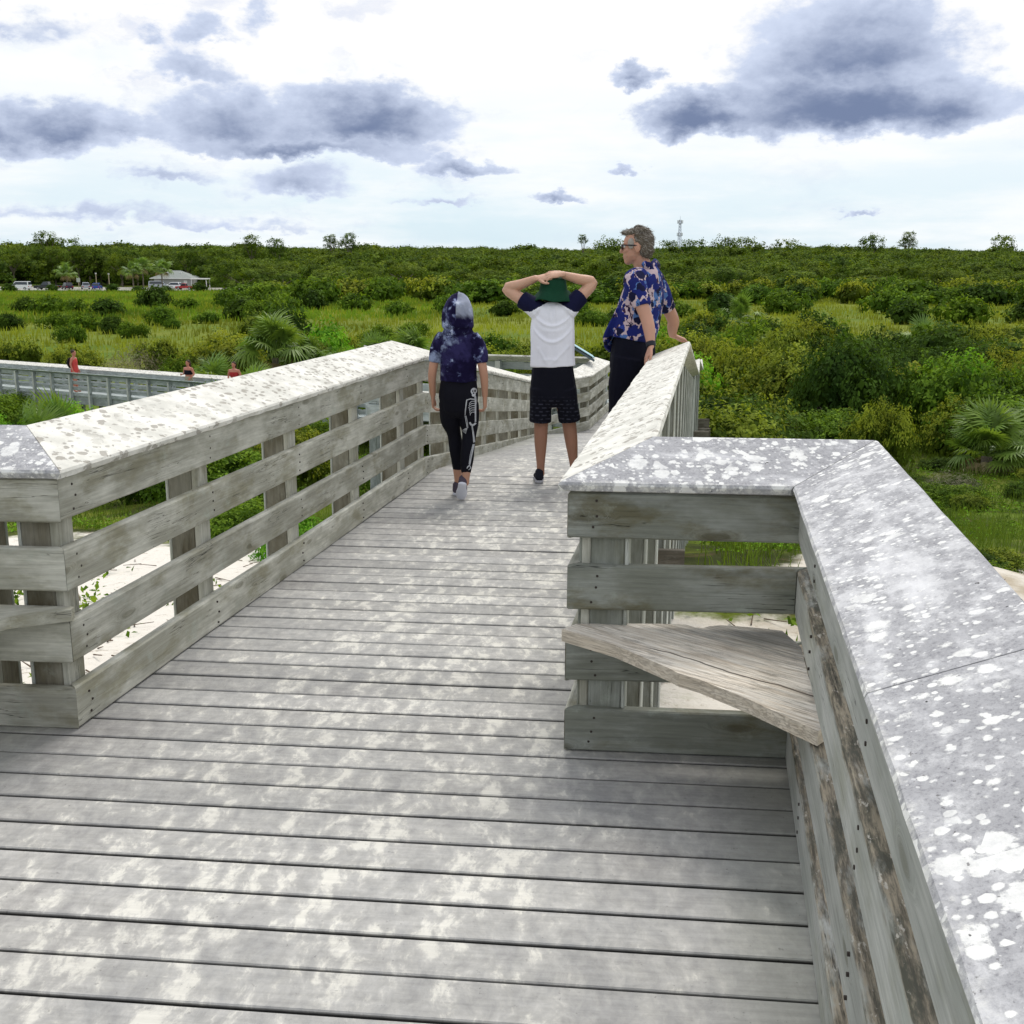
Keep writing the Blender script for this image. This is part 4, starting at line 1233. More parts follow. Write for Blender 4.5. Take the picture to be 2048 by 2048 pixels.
ng.links.new(oi.outputs['Geometry'], iop.inputs['Instance'])
ng.links.new(rv.outputs[0], iop.inputs['Rotation'])
ng.links.new(na_.outputs[0], iop.inputs['Scale'])
ng.links.new(iop.outputs[0], go.inputs[0])
woods.modifiers.new('scatter', 'NODES').node_group = ng


# ------------------------------------------------------------------ palms
def frond_mesh(name, blades=26, arc=250, L=0.62, droop=0.35, pet=0.75, m='palm', width=0.030):
    """fan leaf: a stalk along +X bending down, blades spread as a fan at its end"""
    vs, fs = [], []
    n = 6
    for i in range(n):                       # stalk
        f = i / (n - 1)
        x, z = pet * f, 0.22 * pet * math.sin(f * 1.8)
        for (dy, dz) in ((-0.010, 0), (0.010, 0), (0, -0.012)):
            vs.append((x, dy * (1.2 - 0.4 * f), z + dz))
        if i:
            b = (i - 1) * 3
            for k in range(3):
                k2 = (k + 1) % 3
                fs.append((b + k, b + k2, b + 3 + k2, b + 3 + k))
    o = Vector((pet, 0, 0.22 * pet * math.sin(1.8)))
    for j in range(blades):
        a = R(-arc / 2 + arc * j / (blades - 1)) + RS.uniform(-0.05, 0.05)
        l = L * (0.72 + 0.28 * math.cos(a * 0.7)) * RS.uniform(0.9, 1.08)
        dr = Vector((math.cos(a), math.sin(a), 0.18))
        side = Vector((-math.sin(a), math.cos(a), 0.0))
        b = len(vs)
        for k, (f, wd) in enumerate(((0.04, 0.35), (0.4, 1.0), (0.75, 0.62), (1.0, 0.04))):
            p = o + dr * l * f + Vector((0, 0, -droop * l * f ** 2.6 * RS.uniform(0.85, 1.2)))
            vs.append(p + side * width * wd + Vector((0, 0, 0.006)))
            vs.append(p - side * width * wd + Vector((0, 0, 0.006)))
        for k in range(3):
            fs.append((b + 2 * k, b + 2 * k + 1, b + 2 * k + 3, b + 2 * k + 2))
    return mesh(name, vs, fs, F[m], False)


FR = [frond_mesh('frond', droop=dd) for dd in (0.25, 0.55, 0.85)]
FRD = [frond_mesh('frond', 18, 200, 0.55, 1.0, 0.6, 'palm_dead', 0.024)]
FRB = [frond_mesh('frond', 16, 240, 0.62, dd, 0.75, width=0.05) for dd in (0.4, 0.8)]


def palm(x, y, trunk_h, fr, n, label, group=None, dead=4, big=False, upright=0.35, name='fan_palm'):
    z = gzf(x, y)
    root = thing(name, label, 'palm', (x, y, z - 0.1), RS.uniform(0, 6.28), group)
    if trunk_h > 0.4:
        segs = []
        k = max(2, int(trunk_h / 0.5))
        for i in range(k):
            a, b = trunk_h * i / k, trunk_h * (i + 1) / k
            segs.append(((0.02 * math.sin(i), 0, a - (0.3 if i == 0 else 0)), (0.02 * math.sin(i + 1), 0, b), 0.17, 0.15))
        link('trunk', stem_mesh('trunk', segs, M['palm_bark']), root)
    for i in range(n):
        el = RS.uniform(-0.35, 1.35) if i >= dead else RS.uniform(-0.75, -0.35)
        el = el + upright * 0.4
        az = i * 2.39996 + RS.uniform(-0.3, 0.3)
        me = (RS.choice(FRD) if i < dead else RS.choice(FRB if big else FR))
        s = fr * RS.uniform(0.8, 1.12) * (0.8 if i < dead else 1.0)
        mt = Matrix.Translation((0, 0, max(trunk_h, 0.15))) @ Matrix.Rotation(az, 4, 'Z') @ Matrix.Rotation(-el, 4, 'Y') @ Matrix.Rotation(RS.uniform(-0.5, 0.5), 4, 'X') @ Matrix.Scale(s, 4)
        link('frond', me, root, mt)
    return root


palm(14.5, 33.2, 0.6, 1.22, 46, 'large fan palm at the right edge with dead brown lower leaves', dead=6)
palm(16.6, 34.6, 0.7, 1.3, 30, 'fan palm cut off by the right edge, behind the large one', dead=5)
palm(27.0, 73.0, 1.3, 1.6, 26, 'bright fan palm in the thicket at far right below the meadow', dead=2)
palm(20.0, 98.0, 1.6, 1.9, 26, 'dark fan palm standing at the edge of the meadow, right', dead=2)
palm(-10.6, 49.5, 2.5, 1.6, 46, 'big fan palm behind the distant boardwalk, tallest of the clump', dead=4)
palm(-12.9, 47.8, 0.9, 1.4, 28, 'low fan palm in the clump, leftmost and lowest', dead=3)
palm(-9.3, 50.5, 1.7, 1.4, 30, 'fan palm in the clump right of the tallest one', dead=3)
palm(-10.9, 46.2, 0.6, 1.35, 26, 'low fan palm in the clump above the woman in red', dead=3)
palm(-7.6, 49.0, 1.0, 1.4, 28, 'fan palm right of the clump, above the broad left cap', dead=3)
palm(-6.3, 51.5, 1.5, 1.4, 28, 'upright fan palm behind the peak of the left cap, left one', dead=1, upright=1.2)
palm(-4.9, 52.5, 1.7, 1.45, 30, 'upright fan palm just left of the hooded child', dead=1, upright=1.2)
palm(-5.6, 47.0, 0.9, 1.3, 22, 'fan palm behind the bend of the left cap', dead=2, upright=0.6)
palm(-15.4, 36.2, 0.2, 1.5, 9, 'young fan palm with few leaves in front of the distant boardwalk', dead=0, upright=1.4)
palm(13.4, 64.0, 0.9, 1.5, 22, 'fan palm half hidden in the right thicket behind vivid shrubs', dead=2)
for (px, D, th, lb) in [(337, 268, 7.2, 'cabbage palm in front of the pale house'), (151, 282, 5.4, 'cabbage palm among the parked cars'), (280, 284, 6.2, 'cabbage palm left of the pale house'),
                        (300, 300, 8.0, 'cabbage palm leaning out of the woods left of the house')]:
    x, y = P(px, D)
    palm(x, y, th * 0.62, 2.5, 26, lb, None, 5, True, name='cabbage_palm')


# ------------------------------------------------------------------ grasses and low plants
def blades_mesh(name, cx, cy, n_per, hgt, spread, wid, m, lean=0.5, base=None):
    n = len(cx) * n_per
    x = np.repeat(cx, n_per) + rng.normal(0, spread, n)
    y = np.repeat(cy, n_per) + rng.normal(0, spread, n)
    z = gz(x, y) - 0.02
    h = np.repeat(hgt, n_per) * rng.uniform(0.55, 1.15, n)
    a = rng.uniform(0, 2 * np.pi, n)
    l = h * lean * rng.uniform(0.2, 1.0, n)
    d = np.stack([np.cos(a), np.sin(a)], -1)
    s = np.stack([-d[:, 1], d[:, 0]], -1) * (wid * rng.uniform(0.7, 1.3, n))[:, None]
    b = np.stack([x, y, z], -1)
    mid = b + np.concatenate([d * (l * 0.35)[:, None], (h * 0.6)[:, None]], 1)
    tip = b + np.concatenate([d * l[:, None], h[:, None]], 1)
    s3 = np.concatenate([s, np.zeros((n, 1))], 1)
    v = np.stack([b - s3, b + s3, mid + s3 * 0.8, mid - s3 * 0.8, tip], 1).reshape(-1, 3)
    i0 = np.arange(n) * 5
    lp = np.stack([i0, i0 + 1, i0 + 2, i0, i0 + 2, i0 + 3, i0 + 3, i0 + 2, i0 + 4], -1).ravel()
    return np_mesh(name, v, lp, 3, [F[m]])


def field_pts(n, test, xr, yr):
    out = []
    while len(out) < n:
        x, y = rng.uniform(*xr), rng.uniform(*yr)
        if test(x, y):
            out.append((x, y))
    return np.array(out)


def sandy(x, y):
    return max(sk * math.exp(-((((x - sx) ** 2 + (y - sy) ** 2)) / sr ** 2) ** 1.5) for sx, sy, sr, sk in SAND_SPOTS)


def walk_clear(x, y):
    return not (-1.75 + RUN * (y - 3.3) < x < 0.75 + RUN * (y - 3.3) and y < 25) and not (-2.4 < x < 1.2 and y < 4)


gp = field_pts(3600, lambda x, y: walk_clear(x, y) and sandy(x, y) < 0.36 and (x > 1.5 or rng.uniform() < 0.5) and 7 < math.hypot(x, y) < 44
               and x < 0.56 * y and x > -0.55 * y and rng.uniform() < 0.25 + 0.75 * (0.5 + 0.5 * math.sin(x * 1.3 + 2 * math.sin(y * 0.5)) * math.cos(y * 0.9)), (-18, 24), (6, 44))
tag(link('dune_grass', blades_mesh('dune_grass', gp[:, 0], gp[:, 1], 13, rng.uniform(0.22, 0.55, len(gp)), 0.12, 0.0055, 'grass', 0.9)),
    'rough green dune grass on the slopes beside the walk', kind='stuff')
# ground cover: low leafy vines
gc = field_pts(4200, lambda x, y: walk_clear(x, y) and sandy(x, y) < 0.42 and (x > 1.2 or y > 13) and 6 < math.hypot(x, y) < 40 and -0.5 * y < x < 0.56 * y
               and math.sin(x * 0.9 + 1.7 * math.cos(y * 0.6)) + math.cos(y * 0.8 + x * 0.3) > -0.35, (-16, 20), (6, 40))
k = 16
cx = np.repeat(gc[:, 0], k) + rng.normal(0, 0.16, len(gc) * k)
cy = np.repeat(gc[:, 1], k) + rng.normal(0, 0.16, len(gc) * k)
cz = gz(cx, cy) + np.abs(rng.normal(0, 0.075, len(cx))) + 0.02
nn = rng.normal(0, 0.6, (len(cx), 3)) + np.array([0, 0, 1.0])
v = quads(np.stack([cx, cy, cz], -1), nn, 0.062, 0.6)
tag(link('ground_cover', np_mesh('ground_cover', v, np.arange(len(v)), 4, [F['green'], F['bright_tip'], F['green_tip']],
         np.repeat(rng.choice([0, 1, 2], len(gc), p=[0.45, 0.2, 0.35]), k))), 'low leafy vines spreading over the dune sand', kind='stuff')
# meadow
mp = field_pts(9000, lambda x, y: 70 < math.hypot(x, y) < 262 and abs(x) < 0.52 * y, (-135, 135), (70, 262))
fm = rng.uniform(0, 1, len(mp))
tag(link('meadow_grass', blades_mesh('meadow_grass', mp[:, 0], mp[:, 1], 7, rng.uniform(0.35, 0.9, len(mp)), 0.5, 0.05, 'field', 0.5)),
    'tall yellow-green meadow grass', kind='stuff')
mp = field_pts(4200, lambda x, y: 130 < math.hypot(x, y) < 270 and x < -10 and x > -0.52 * y, (-140, -5), (120, 270))
tag(link('lush_meadow_grass', blades_mesh('lush_meadow_grass', mp[:, 0], mp[:, 1], 7, rng.uniform(0.4, 0.9, len(mp)), 0.7, 0.07, 'field_green', 0.5)),
    'lush green meadow grass before the car park', kind='stuff')

# single small plants and dead twigs on the bare sand left of the walk
pl_src = []
for q_ in range(3):
    nL = 26
    c = rng.normal(0, 0.07, (nL, 3)) * np.array([1, 1, 0.6]) + np.array([0, 0, 0.07])
    vv = quads(c, rng.normal(0, 0.7, (nL, 3)) + np.array([0, 0, 0.8]), 0.05, 0.55)
    pl_src.append(np_mesh('leaves', vv, np.arange(len(vv)), 4, [F['green_tip'], F['green']], rng.integers(0, 2, nL)))
for i, (x, y, s) in enumerate([(-1.95, 4.15, .8), (-2.6, 4.9, 1.1), (-2.3, 5.6, .9), (-3.2, 5.6, 1.0), (-2.9, 6.6, 1.2), (-2.2, 6.6, .9), (-3.9, 7.0, 1.3), (-3.3, 7.9, 1.2), (-2.5, 8.0, 1.0), (-4.6, 8.6, 1.3),
                               (-3.6, 9.2, 1.4), (-2.4, 9.4, 1.2), (-4.2, 10.4, 1.5), (-3.0, 10.8, 1.3), (-5.4, 11.2, 1.6), (-3.8, 12.2, 1.7), (-2.2, 11.8, 1.4), (-4.9, 13.0, 1.8), (1.7, 6.6, 1.2), (2.0, 7.7, 1.5), (1.5, 5.4, .9),
                               (2.4, 8.3, 1.6), (-3.5, 4.6, .9), (-4.4, 6.0, 1.0), (-5.5, 8.0, 1.2), (-6.0, 10.0, 1.4)] + [(RS.uniform(-7.5, -2.3), RS.uniform(5.0, 13.5), RS.uniform(0.7, 1.5)) for _ in range(30)]):
    if x < 0 and x > -1.75 + 0.18 * (y - 3.3):
        continue
    p = thing('dune_plant', ('tiny' if s < 1.0 else 'bigger' if s > 1.4 else 'small') + ' leafy seedling on the white sand, ' + ('close to the left railing' if y < 6 else 'midway out' if y < 9.5 else 'far out toward the shrubs') if x < 0 else 'small green plant in the sand below the right crosspiece', 'plant', (x, y, gzf(x, y) - 0.01), RS.uniform(0, 6),
              'seedlings on the bare sand' if x < 0 else 'plants below the crosspiece')
    p.scale = (s, s, s * RS.uniform(0.9, 1.6))
    link('leaves', pl_src[i % 3], p)
tw = []
for i in range(420):
    if i < 330:
        x, y = rng.uniform(-6.5, -1.7), rng.uniform(5.0, 14.0)
        if x > -1.9 + 0.18 * (y - 3.3):
            continue
    else:
        x, y = rng.uniform(1.4, 4.6), rng.uniform(5.0, 10.5)
        if x < 0.9 + 0.18 * (y - 3.3):
            continue
    a, l = rng.uniform(0, 6.28), rng.uniform(0.06, 0.38)
    z = gzf(x, y) + 0.012
    x2, y2 = x + l * math.cos(a), y + l * math.sin(a)
    tw.append(((x, y, z), (x2, y2, gzf(x2, y2) + rng.uniform(0.01, 0.06)), 0.006, 0.003))
M['twig'] = plain('dry_twig', (0.13, 0.09, 0.06), 0.9)
tag(link('dead_twigs', stem_mesh('dead_twigs', tw, M['twig'])), 'dead twigs and litter scattered on the sand', kind='stuff')

# ------------------------------------------------------------------ the distant boardwalk on the left
FARN = [(-34.0, 53.3, -3.76), (-3.6, 36.55, -3.76)]
FARF = [(-35.5, 56.4, -3.76), (-2.6, 37.75, -3.76)]
GF = 'railings of the distant boardwalk'
railing(FARN, 0, -1, 'near railing of the distant boardwalk at left, blue-grey posts and boards seen from outside', ('far_wood', 'far_wood', 'far_wood'), gap=1.09, seg_len=9, detail=False, group=GF)
railing(FARF, 0, 1, 'far railing of the distant boardwalk at left, its pale cap a bright white band', ('far_wood', 'far_wood', 'cap_white'), gap=1.09, seg_len=9, detail=False, group=GF)
LINK = [(-2.75, 22.3, -1.07), (-3.45, 36.4, -3.76)]
railing(LINK, 0, 1, 'lower ramp railing glimpsed through the gaps of the left railing', ('far_wood', 'far_wood', 'cap_white'), gap=1.4, seg_len=20, detail=False, group=GF)


def joined_planks(name, a, b, width, side, pitch, m, label):
    """a strip of boards laid across from a to b"""
    a, b = Vector(a), Vector(b)
    d = (b - a)
    L = d.length
    d.normalize()
    n = Vector((-d.y, d.x, 0)).normalized() * side
    vs, fs = [], []
    s = 0.0
    while s < L:
        for t0 in (0.0,):
            p0, p1 = a + d * s, a + d * (s + pitch - 0.012)
            b0 = len(vs)
            for z in (0.0, -0.04):
                for p in (p0, p1):
                    vs += [p + Vector((0, 0, z)), p + n * width + Vector((0, 0, z))]
            fs += [(b0, b0 + 1, b0 + 3, b0 + 2), (b0, b0 + 2, b0 + 6, b0 + 4), (b0 + 1, b0 + 5, b0 + 7, b0 + 3), (b0, b0 + 4, b0 + 5, b0 + 1), (b0 + 2, b0 + 3, b0 + 7, b0 + 6)]
        s += pitch
    root = thing(name, label, None)
    root['kind'] = 'structure'
    tag(link('planks', mesh('planks', vs, fs, m), root), kind='stuff')
    off = 0.05
    for k in (0.0, width):
        plank('stringer', a + n * k + Vector((0, 0, -0.05)), b + n * k + Vector((0, 0, -0.05)), (0, 0, -1), 0.28, 0.05, M['far_wood'], root)
    return root


joined_planks('distant_boardwalk', (-34.0, 53.3, -3.76), (-3.6, 36.55, -3.76), 2.1, 1, 0.14, M['far_wood'], 'deck of the distant boardwalk crossing the hollow at left')
joined_planks('lower_ramp', (-2.75, 20.9, -1.07), (-3.45, 36.9, -3.76), 1.7, -1, 0.14, M['far_wood'], 'lower ramp leading down towards the distant boardwalk')
joined_planks('switchback_landing', (1.74, 19.7, -1.07), (-2.75, 20.9, -1.07), 1.7, -1, 0.14, M['far_wood'], 'landing beyond the slanted sign')

# ------------------------------------------------------------------ car park, house, vehicles
M['concrete'] = plain('pale_concrete', (0.36, 0.345, 0.30), 0.9, 0.15, 0.5)
M['kerb'] = plain('white_painted_concrete', (0.74, 0.74, 0.70), 0.8)
M['tyre'] = plain('black_tyre', (0.02, 0.02, 0.02), 0.8)
M['hub'] = plain('alloy_hub', (0.45, 0.45, 0.46), 0.35, metal=0.8)
M['glass'] = plain('dark_car_glass', (0.03, 0.04, 0.05), 0.08, 0.1, 2.0, 0.6)
M['lamp'] = plain('car_lamp', (0.62, 0.60, 0.58), 0.2)
M['redlamp'] = plain('red_car_lamp', (0.45, 0.02, 0.02), 0.25)
PAINT = {k: plain(k + '_car_paint', c, 0.22, 0.03, 2.0, 0.55) for k, c in
         {'white': (0.78, 0.79, 0.80), 'black': (0.015, 0.018, 0.02), 'plum': (0.035, 0.015, 0.04), 'silver': (0.42, 0.45, 0.48), 'blue': (0.02, 0.06, 0.30), 'red': (0.42, 0.02, 0.02),
          'navy': (0.02, 0.03, 0.08)}.items()}

xs0, ys0 = P(-150, 255)[0], 255
lot_v, lot_f = [], []
NL = 14
for j in range(NL + 1):
    f = j / NL
    x = -152 + f * (-58 + 152)
    for yy in (262 + 2 * f, 300 - 2 * f):
        lot_v.append((x, yy, gzf(x, yy) + 0.05))
for j in range(NL):
    lot_f.append((2 * j, 2 * j + 2, 2 * j + 3, 2 * j + 1))
tag(link('car_park', mesh('car_park', lot_v, lot_f, M['concrete'])), 'pale concrete car park before the woods', kind='structure')


def car(px, D, rz, kind, paint, label, L=4.6, W=1.85, H=1.6):
    x, y = P(px, D)
    root = thing('parked_car', label, 'car', (x, y, gzf(x, y) + 0.06), rz, 'vehicles in the car park')
    h = L / 2
    bz = 0.30
    belt = H * 0.56
    if kind == 'van':
        low = [(-h, bz), (h, bz), (h, belt * 0.85), (h * 0.86, belt), (-h, belt)]
        top = [(-h * 0.985, belt + 0.003), (h * 0.74, belt + 0.003), (h * 0.42, H), (-h * 0.95, H)]
    elif kind == 'pickup':
        low = [(-h, bz + 0.1), (h, bz + 0.05), (h, belt * 0.92), (h * 0.40, belt), (-h, belt)]
        top = [(-h * 0.22, belt + 0.003), (h * 0.44, belt + 0.003), (h * 0.20, H), (-h * 0.15, H)]
    else:
        low = [(-h, bz), (h, bz), (h, belt * 0.82), (h * 0.40, belt), (-h, belt)]
        top = [(-h * 0.97, belt + 0.003), (h * 0.45, belt + 0.003), (h * 0.16, H), (-h * 0.80, H)]
    body = []
    def ext(pl, w0, w1, zsplit=None):
        n = len(pl)
        zmin, zmax = min(p[1] for p in pl), max(p[1] for p in pl)
        vs = []
        for sgn in (-1, 1):
            for (a, z) in pl:
                w = w0 + (w1 - w0) * (z - zmin) / max(zmax - zmin, 1e-6)
                vs.append((a, sgn * w / 2, z))
        fs = [tuple(range(n)), tuple(range(2 * n - 1, n - 1, -1))]
        fs += [(k, k + n, (k + 1) % n + n, (k + 1) % n) for k in range(n)]
        return vs, fs
    v1, f1 = ext(low, W, W * 0.97)
    v2, f2 = ext(top, W * 0.93, W * 0.74)
    n1 = len(v1)
    me = mesh('body', v1 + v2, f1 + [tuple(i + n1 for i in f) for f in f2], PAINT[paint])
    b = link('body', me, root)
    bv = b.modifiers.new('soft', 'BEVEL')
    bv.width = 0.07
    bv.segments = 2
    # glazing: side windows and screens lie proud of the cabin
    def inset(pl, k):
        cx_, cz_ = sum(p[0] for p in pl) / len(pl), sum(p[1] for p in pl) / len(pl)
        return [(cx_ + (a - cx_) * k, cz_ + (z - cz_) * k * 0.86) for a, z in pl]
    g = inset(top, 0.88)
    zmin, zmax = belt, H
    for sgn in (-1, 1):
        vs, n = [], len(g)
        for o in (0.012, -0.05):
            for (a, z) in g:
                w = W * 0.93 + (W * 0.74 - W * 0.93) * (z - zmin) / (zmax - zmin)
                vs.append((a, sgn * (w / 2 + o), z))
        fs = [tuple(range(n)), tuple(range(2 * n - 1, n - 1, -1))] + [(k, k + n, (k + 1) % n + n, (k + 1) % n) for k in range(n)]
        link('side_window', mesh('side_window', vs, fs, M['glass']), root)
    for nm, (a, b2) in (('windscreen', (top[1], top[2])), ('rear_window', (top[0], top[3]))):
        s = 1 if nm == 'windscreen' else -1
        vs = []
        for o in (0.014, -0.04):
            for f in (0.12, 0.88):
                xx, zz = a[0] + (b2[0] - a[0]) * f, a[1] + (b2[1] - a[1]) * f
                w = (W * 0.93 + (W * 0.74 - W * 0.93) * f) * 0.44
                vs += [(xx + s * o, -w, zz + o * 0.4), (xx + s * o, w, zz + o * 0.4)]
        link(nm, mesh(nm, vs, [(0, 1, 3, 2), (4, 6, 7, 5), (0, 4, 5, 1), (2, 3, 7, 6), (0, 2, 6, 4), (1, 5, 7, 3)], M['glass']), root)
    for sx in (-0.62, 0.64):
        for sy in (-1, 1):
            vs, fs = [], []
            r = 0.34
            for yy, rr_ in ((sy * (W / 2 - 0.20), r), (sy * (W / 2 + 0.01), r), (sy * (W / 2 + 0.012), r * 0.62)):
                for k in range(14):
                    a = k * 2 * math.pi / 14
                    vs.append((sx * h + rr_ * math.cos(a), yy, r + rr_ * math.sin(a)))
            for s in range(2):
                for k in range(14):
                    fs.append((s * 14 + k, s * 14 + (k + 1) % 14, s * 14 + 14 + (k + 1) % 14, s * 14 + 14 + k))
            wheel = link('wheel', mesh('wheel', vs, fs + [tuple(range(13, -1, -1))], M['tyre']), root)
            link('hub', mesh('hub', vs[28:], [tuple(range(14))], M['hub']), wheel)
    for sy in (-1, 1):
        for nm, sx, m in (('headlight', h, 'lamp'), ('tail_light', -h, 'redlamp')):
            cx_, cy_, cz_ = sx, sy * W * 0.38, belt * 0.74
            vs = [(cx_ + a * 0.03, cy_ + b_ * 0.17, cz_ + c_ * 0.08) for a in (-1, 1) for b_ in (-1, 1) for c_ in (-1, 1)]
            link(nm, mesh(nm, vs, [(0, 1, 3, 2), (4, 6, 7, 5), (0, 4, 5, 1), (2, 3, 7, 6), (0, 2, 6, 4), (1, 5, 7, 3)], M[m]), root)
    return root


car(59, 266, 3.05, 'van', 'white', 'white passenger van at the left end of the car park', 4.7, 1.9, 1.95)
car(111, 268, 3.1, 'pickup', 'black', 'long black pickup beside the white van', 5.9, 1.95, 1.85)
car(150, 272, 2.2, 'suv', 'plum', 'dark plum car behind the cabbage palm trunk', 4.5, 1.85, 1.6)
car(186, 274, 2.0, 'suv', 'silver', 'silver-roofed dark car between the plum car and the blue car', 4.4, 1.85, 1.65)
car(209, 272, 1.75, 'suv', 'blue', 'bright blue car at the right end of the row of dark cars', 4.3, 1.85, 1.55)
car(330, 284, 0.15, 'van', 'silver', 'pale silver van parked in front of the house', 4.9, 1.9, 1.9)
car(358, 281, 2.9, 'suv', 'white', 'white car half hidden behind the red pickup', 4.7, 1.85, 1.65)
car(381, 274, 3.1, 'pickup', 'red', 'red pickup in front of the pale house', 4.3, 1.85, 1.55)
for i in range(16):
    px = 66 + i * 24
    x, y = P(px, 263.5)
    w = 0.9
    z = gzf(x, y) + 0.05
    vs = [(sx * w, sy * 0.1, zz) for zz, k in ((0, 1), (0.14, 0.7)) for sx in (-1, 1) for sy in (-k, k)]
    o = link('wheel_stop', mesh('wheel_stop', vs, [(0, 1, 3, 2), (4, 6, 7, 5), (0, 4, 5, 1), (2, 3, 7, 6), (0, 2, 6, 4), (1, 5, 7, 3)], M['kerb']))
    o.location = (x, y, z)
    tag(o, 'white concrete wheel stop along the near edge of the car park', 'wheel stop', 'wheel stops of the car park')

M['house_wall'] = plain('pale_house_wall', (0.42, 0.43, 0.41), 0.85, 0.06, 1.0)
M['roof'] = plain('grey_shingle_roof', (0.26, 0.285, 0.265), 0.8, 0.12, 3.0)
M['trim'] = plain('white_trim', (0.78, 0.78, 0.75), 0.6)
hx, hy = P(363, 292)
hz = gzf(hx, hy)
house = thing('house', 'pale single-storey house with a grey hipped roof at the car park', 'house', (hx, hy, hz))


def box(name, x0, x1, y0, y1, z0, z1, m, parent):
    vs = [(x, y, z) for x in (x0, x1) for y in (y0, y1) for z in (z0, z1)]
    return link(name, mesh(name, vs, [(0, 1, 3, 2), (4, 6, 7, 5), (0, 4, 5, 1), (2, 3, 7, 6), (0, 2, 6, 4), (1, 5, 7, 3)], m), parent)


box('wall', -4.4, 5.0, -3.6, 4.2, -0.3, 2.55, M['house_wall'], house)
rv_ = [(-5.2, -4.4, 2.5), (5.6, -4.4, 2.5), (5.6, 5.0, 2.5), (-5.2, 5.0, 2.5), (-1.0, 0.3, 4.5), (1.4, 0.3, 4.5), (-5.2, -4.4, 2.62), (5.6, -4.4, 2.62), (5.6, 5.0, 2.62), (-5.2, 5.0, 2.62)]
roof = link('roof', mesh('roof', rv_, [(0, 3, 2, 1), (0, 1, 7, 6), (1, 2, 8, 7), (2, 3, 9, 8), (3, 0, 6, 9), (6, 7, 5, 4), (7, 8, 5), (8, 9, 4, 5), (9, 6, 4)], M['roof']), house)
box('roof_vent', 1.7, 2.2, -1.6, -1.2, 3.6, 4.05, M['trim'], roof)
box('fascia', -5.25, 5.65, -4.46, -4.42, 2.42, 2.64, M['trim'], house)
wnd = box('window', -3.2, -2.0, -3.64, -3.58, 1.0, 2.1, M['trim'], house)
box('pane', -3.12, -2.08, -3.66, -3.63, 1.08, 2.02, M['glass'], wnd)
box('door', 3.2, 4.1, -3.64, -3.58, -0.1, 2.05, M['trim'], house)
cx_, cy_ = P(412, 288)
cp = thing('shelter', 'small flat-roofed shelter right of the pale house', 'shelter', (cx_, cy_, gzf(cx_, cy_)))
box('roof', -2.2, 2.2, -1.8, 1.8, 2.35, 2.62, M['trim'], cp)
for a in (-1.9, 1.9):
    for b_ in (-1.5, 1.5):
        box('post', a - 0.09, a + 0.09, b_ - 0.09, b_ + 0.09, -0.2, 2.348, M['trim'], cp)
M['pole'] = plain('weathered_pole', (0.42, 0.36, 0.24), 0.8)
M['sign_red'] = plain('faded_red_sign', (0.45, 0.16, 0.11), 0.6)
M['sign_back'] = plain('pale_sign_back', (0.50, 0.51, 0.48), 0.5)
for (px, D, h, lb, plate) in [(11, 262, 2.5, 'small red road sign on a post at the left edge', 'sign_red'), (173, 263, 2.9, 'pale sign on a post before the dark cars', 'sign_back')]:
    x, y = P(px, D)
    s = thing('road_sign', lb, 'sign', (x, y, gzf(x, y)))
    box('post', -0.05, 0.05, -0.05, 0.05, -0.3, h - 0.003, M['pole'], s)
    box('plate', -0.42, 0.42, -0.085, -0.055, h - 0.95, h, M[plate], s)
for (px, D, lb) in [(208, 280, 'thin lamp pole above the blue car'), (233, 270, 'thin pole right of the blue car')]:
    x, y = P(px, D)
    s = thing('pole', lb, 'pole', (x, y, gzf(x, y)))
    box('shaft', -0.07, 0.07, -0.07, 0.07, -0.3, 3.6, M['pole'], s)
    box('lamp_head', -0.16, 0.16, -0.16, 0.16, 3.603, 3.95, M['sign_back'], s)

# radio mast on the skyline
M['mast'] = plain('grey_mast_steel', (0.30, 0.34, 0.40), 0.5)
mx_, my_ = P(1347, 640)
mast = thing('radio_mast', 'thin grey lattice radio mast on the skyline right of the man', 'mast', (mx_, my_, gzf(mx_, my_)))
MH = 1.49 + (529 - 437) / 2200 * 640 - gzf(mx_, my_)
segs = []
for k in range(3):
    a = k * 2.094 + 0.4
    segs.append(((1.7 * math.cos(a), 1.7 * math.sin(a), -0.5), (0.55 * math.cos(a), 0.55 * math.sin(a), MH * 0.93), 0.16, 0.12))
link('leg', stem_mesh('leg', segs, M['mast']), mast)
br = []
for i in range(16):
    z0, z1 = MH * 0.93 * i / 16, MH * 0.93 * (i + 1) / 16
    for k in range(3):
        a, b_ = k * 2.094 + 0.4, (k + 1) * 2.094 + 0.4
        r0, r1 = 1.7 - 1.15 * i / 16, 1.7 - 1.15 * (i + 1) / 16
        br.append(((r0 * math.cos(a), r0 * math.sin(a), z0), (r1 * math.cos(b_), r1 * math.sin(b_), z1), 0.07, 0.07))
tag(link('brace', stem_mesh('brace', br, M['mast']), mast), kind='stuff')
link('spire', stem_mesh('spire', [((0, 0, MH * 0.92), (0, 0, MH), 0.10, 0.05)], M['mast']), mast)
for f in (0.62, 0.86):
    o = box('antenna_platform', -1.45, 1.45, -1.45, 1.45, MH * f, MH * f + 0.16, M['mast'], mast)
    for k in range(6):
        a = k * math.pi / 3
        cx2, cy2 = 1.45 * math.cos(a), 1.45 * math.sin(a)
        box('antenna', cx2 - 0.16, cx2 + 0.16, cy2 - 0.16, cy2 + 0.16, MH * f + 0.17, MH * f + 1.7, M['sign_back'], o)

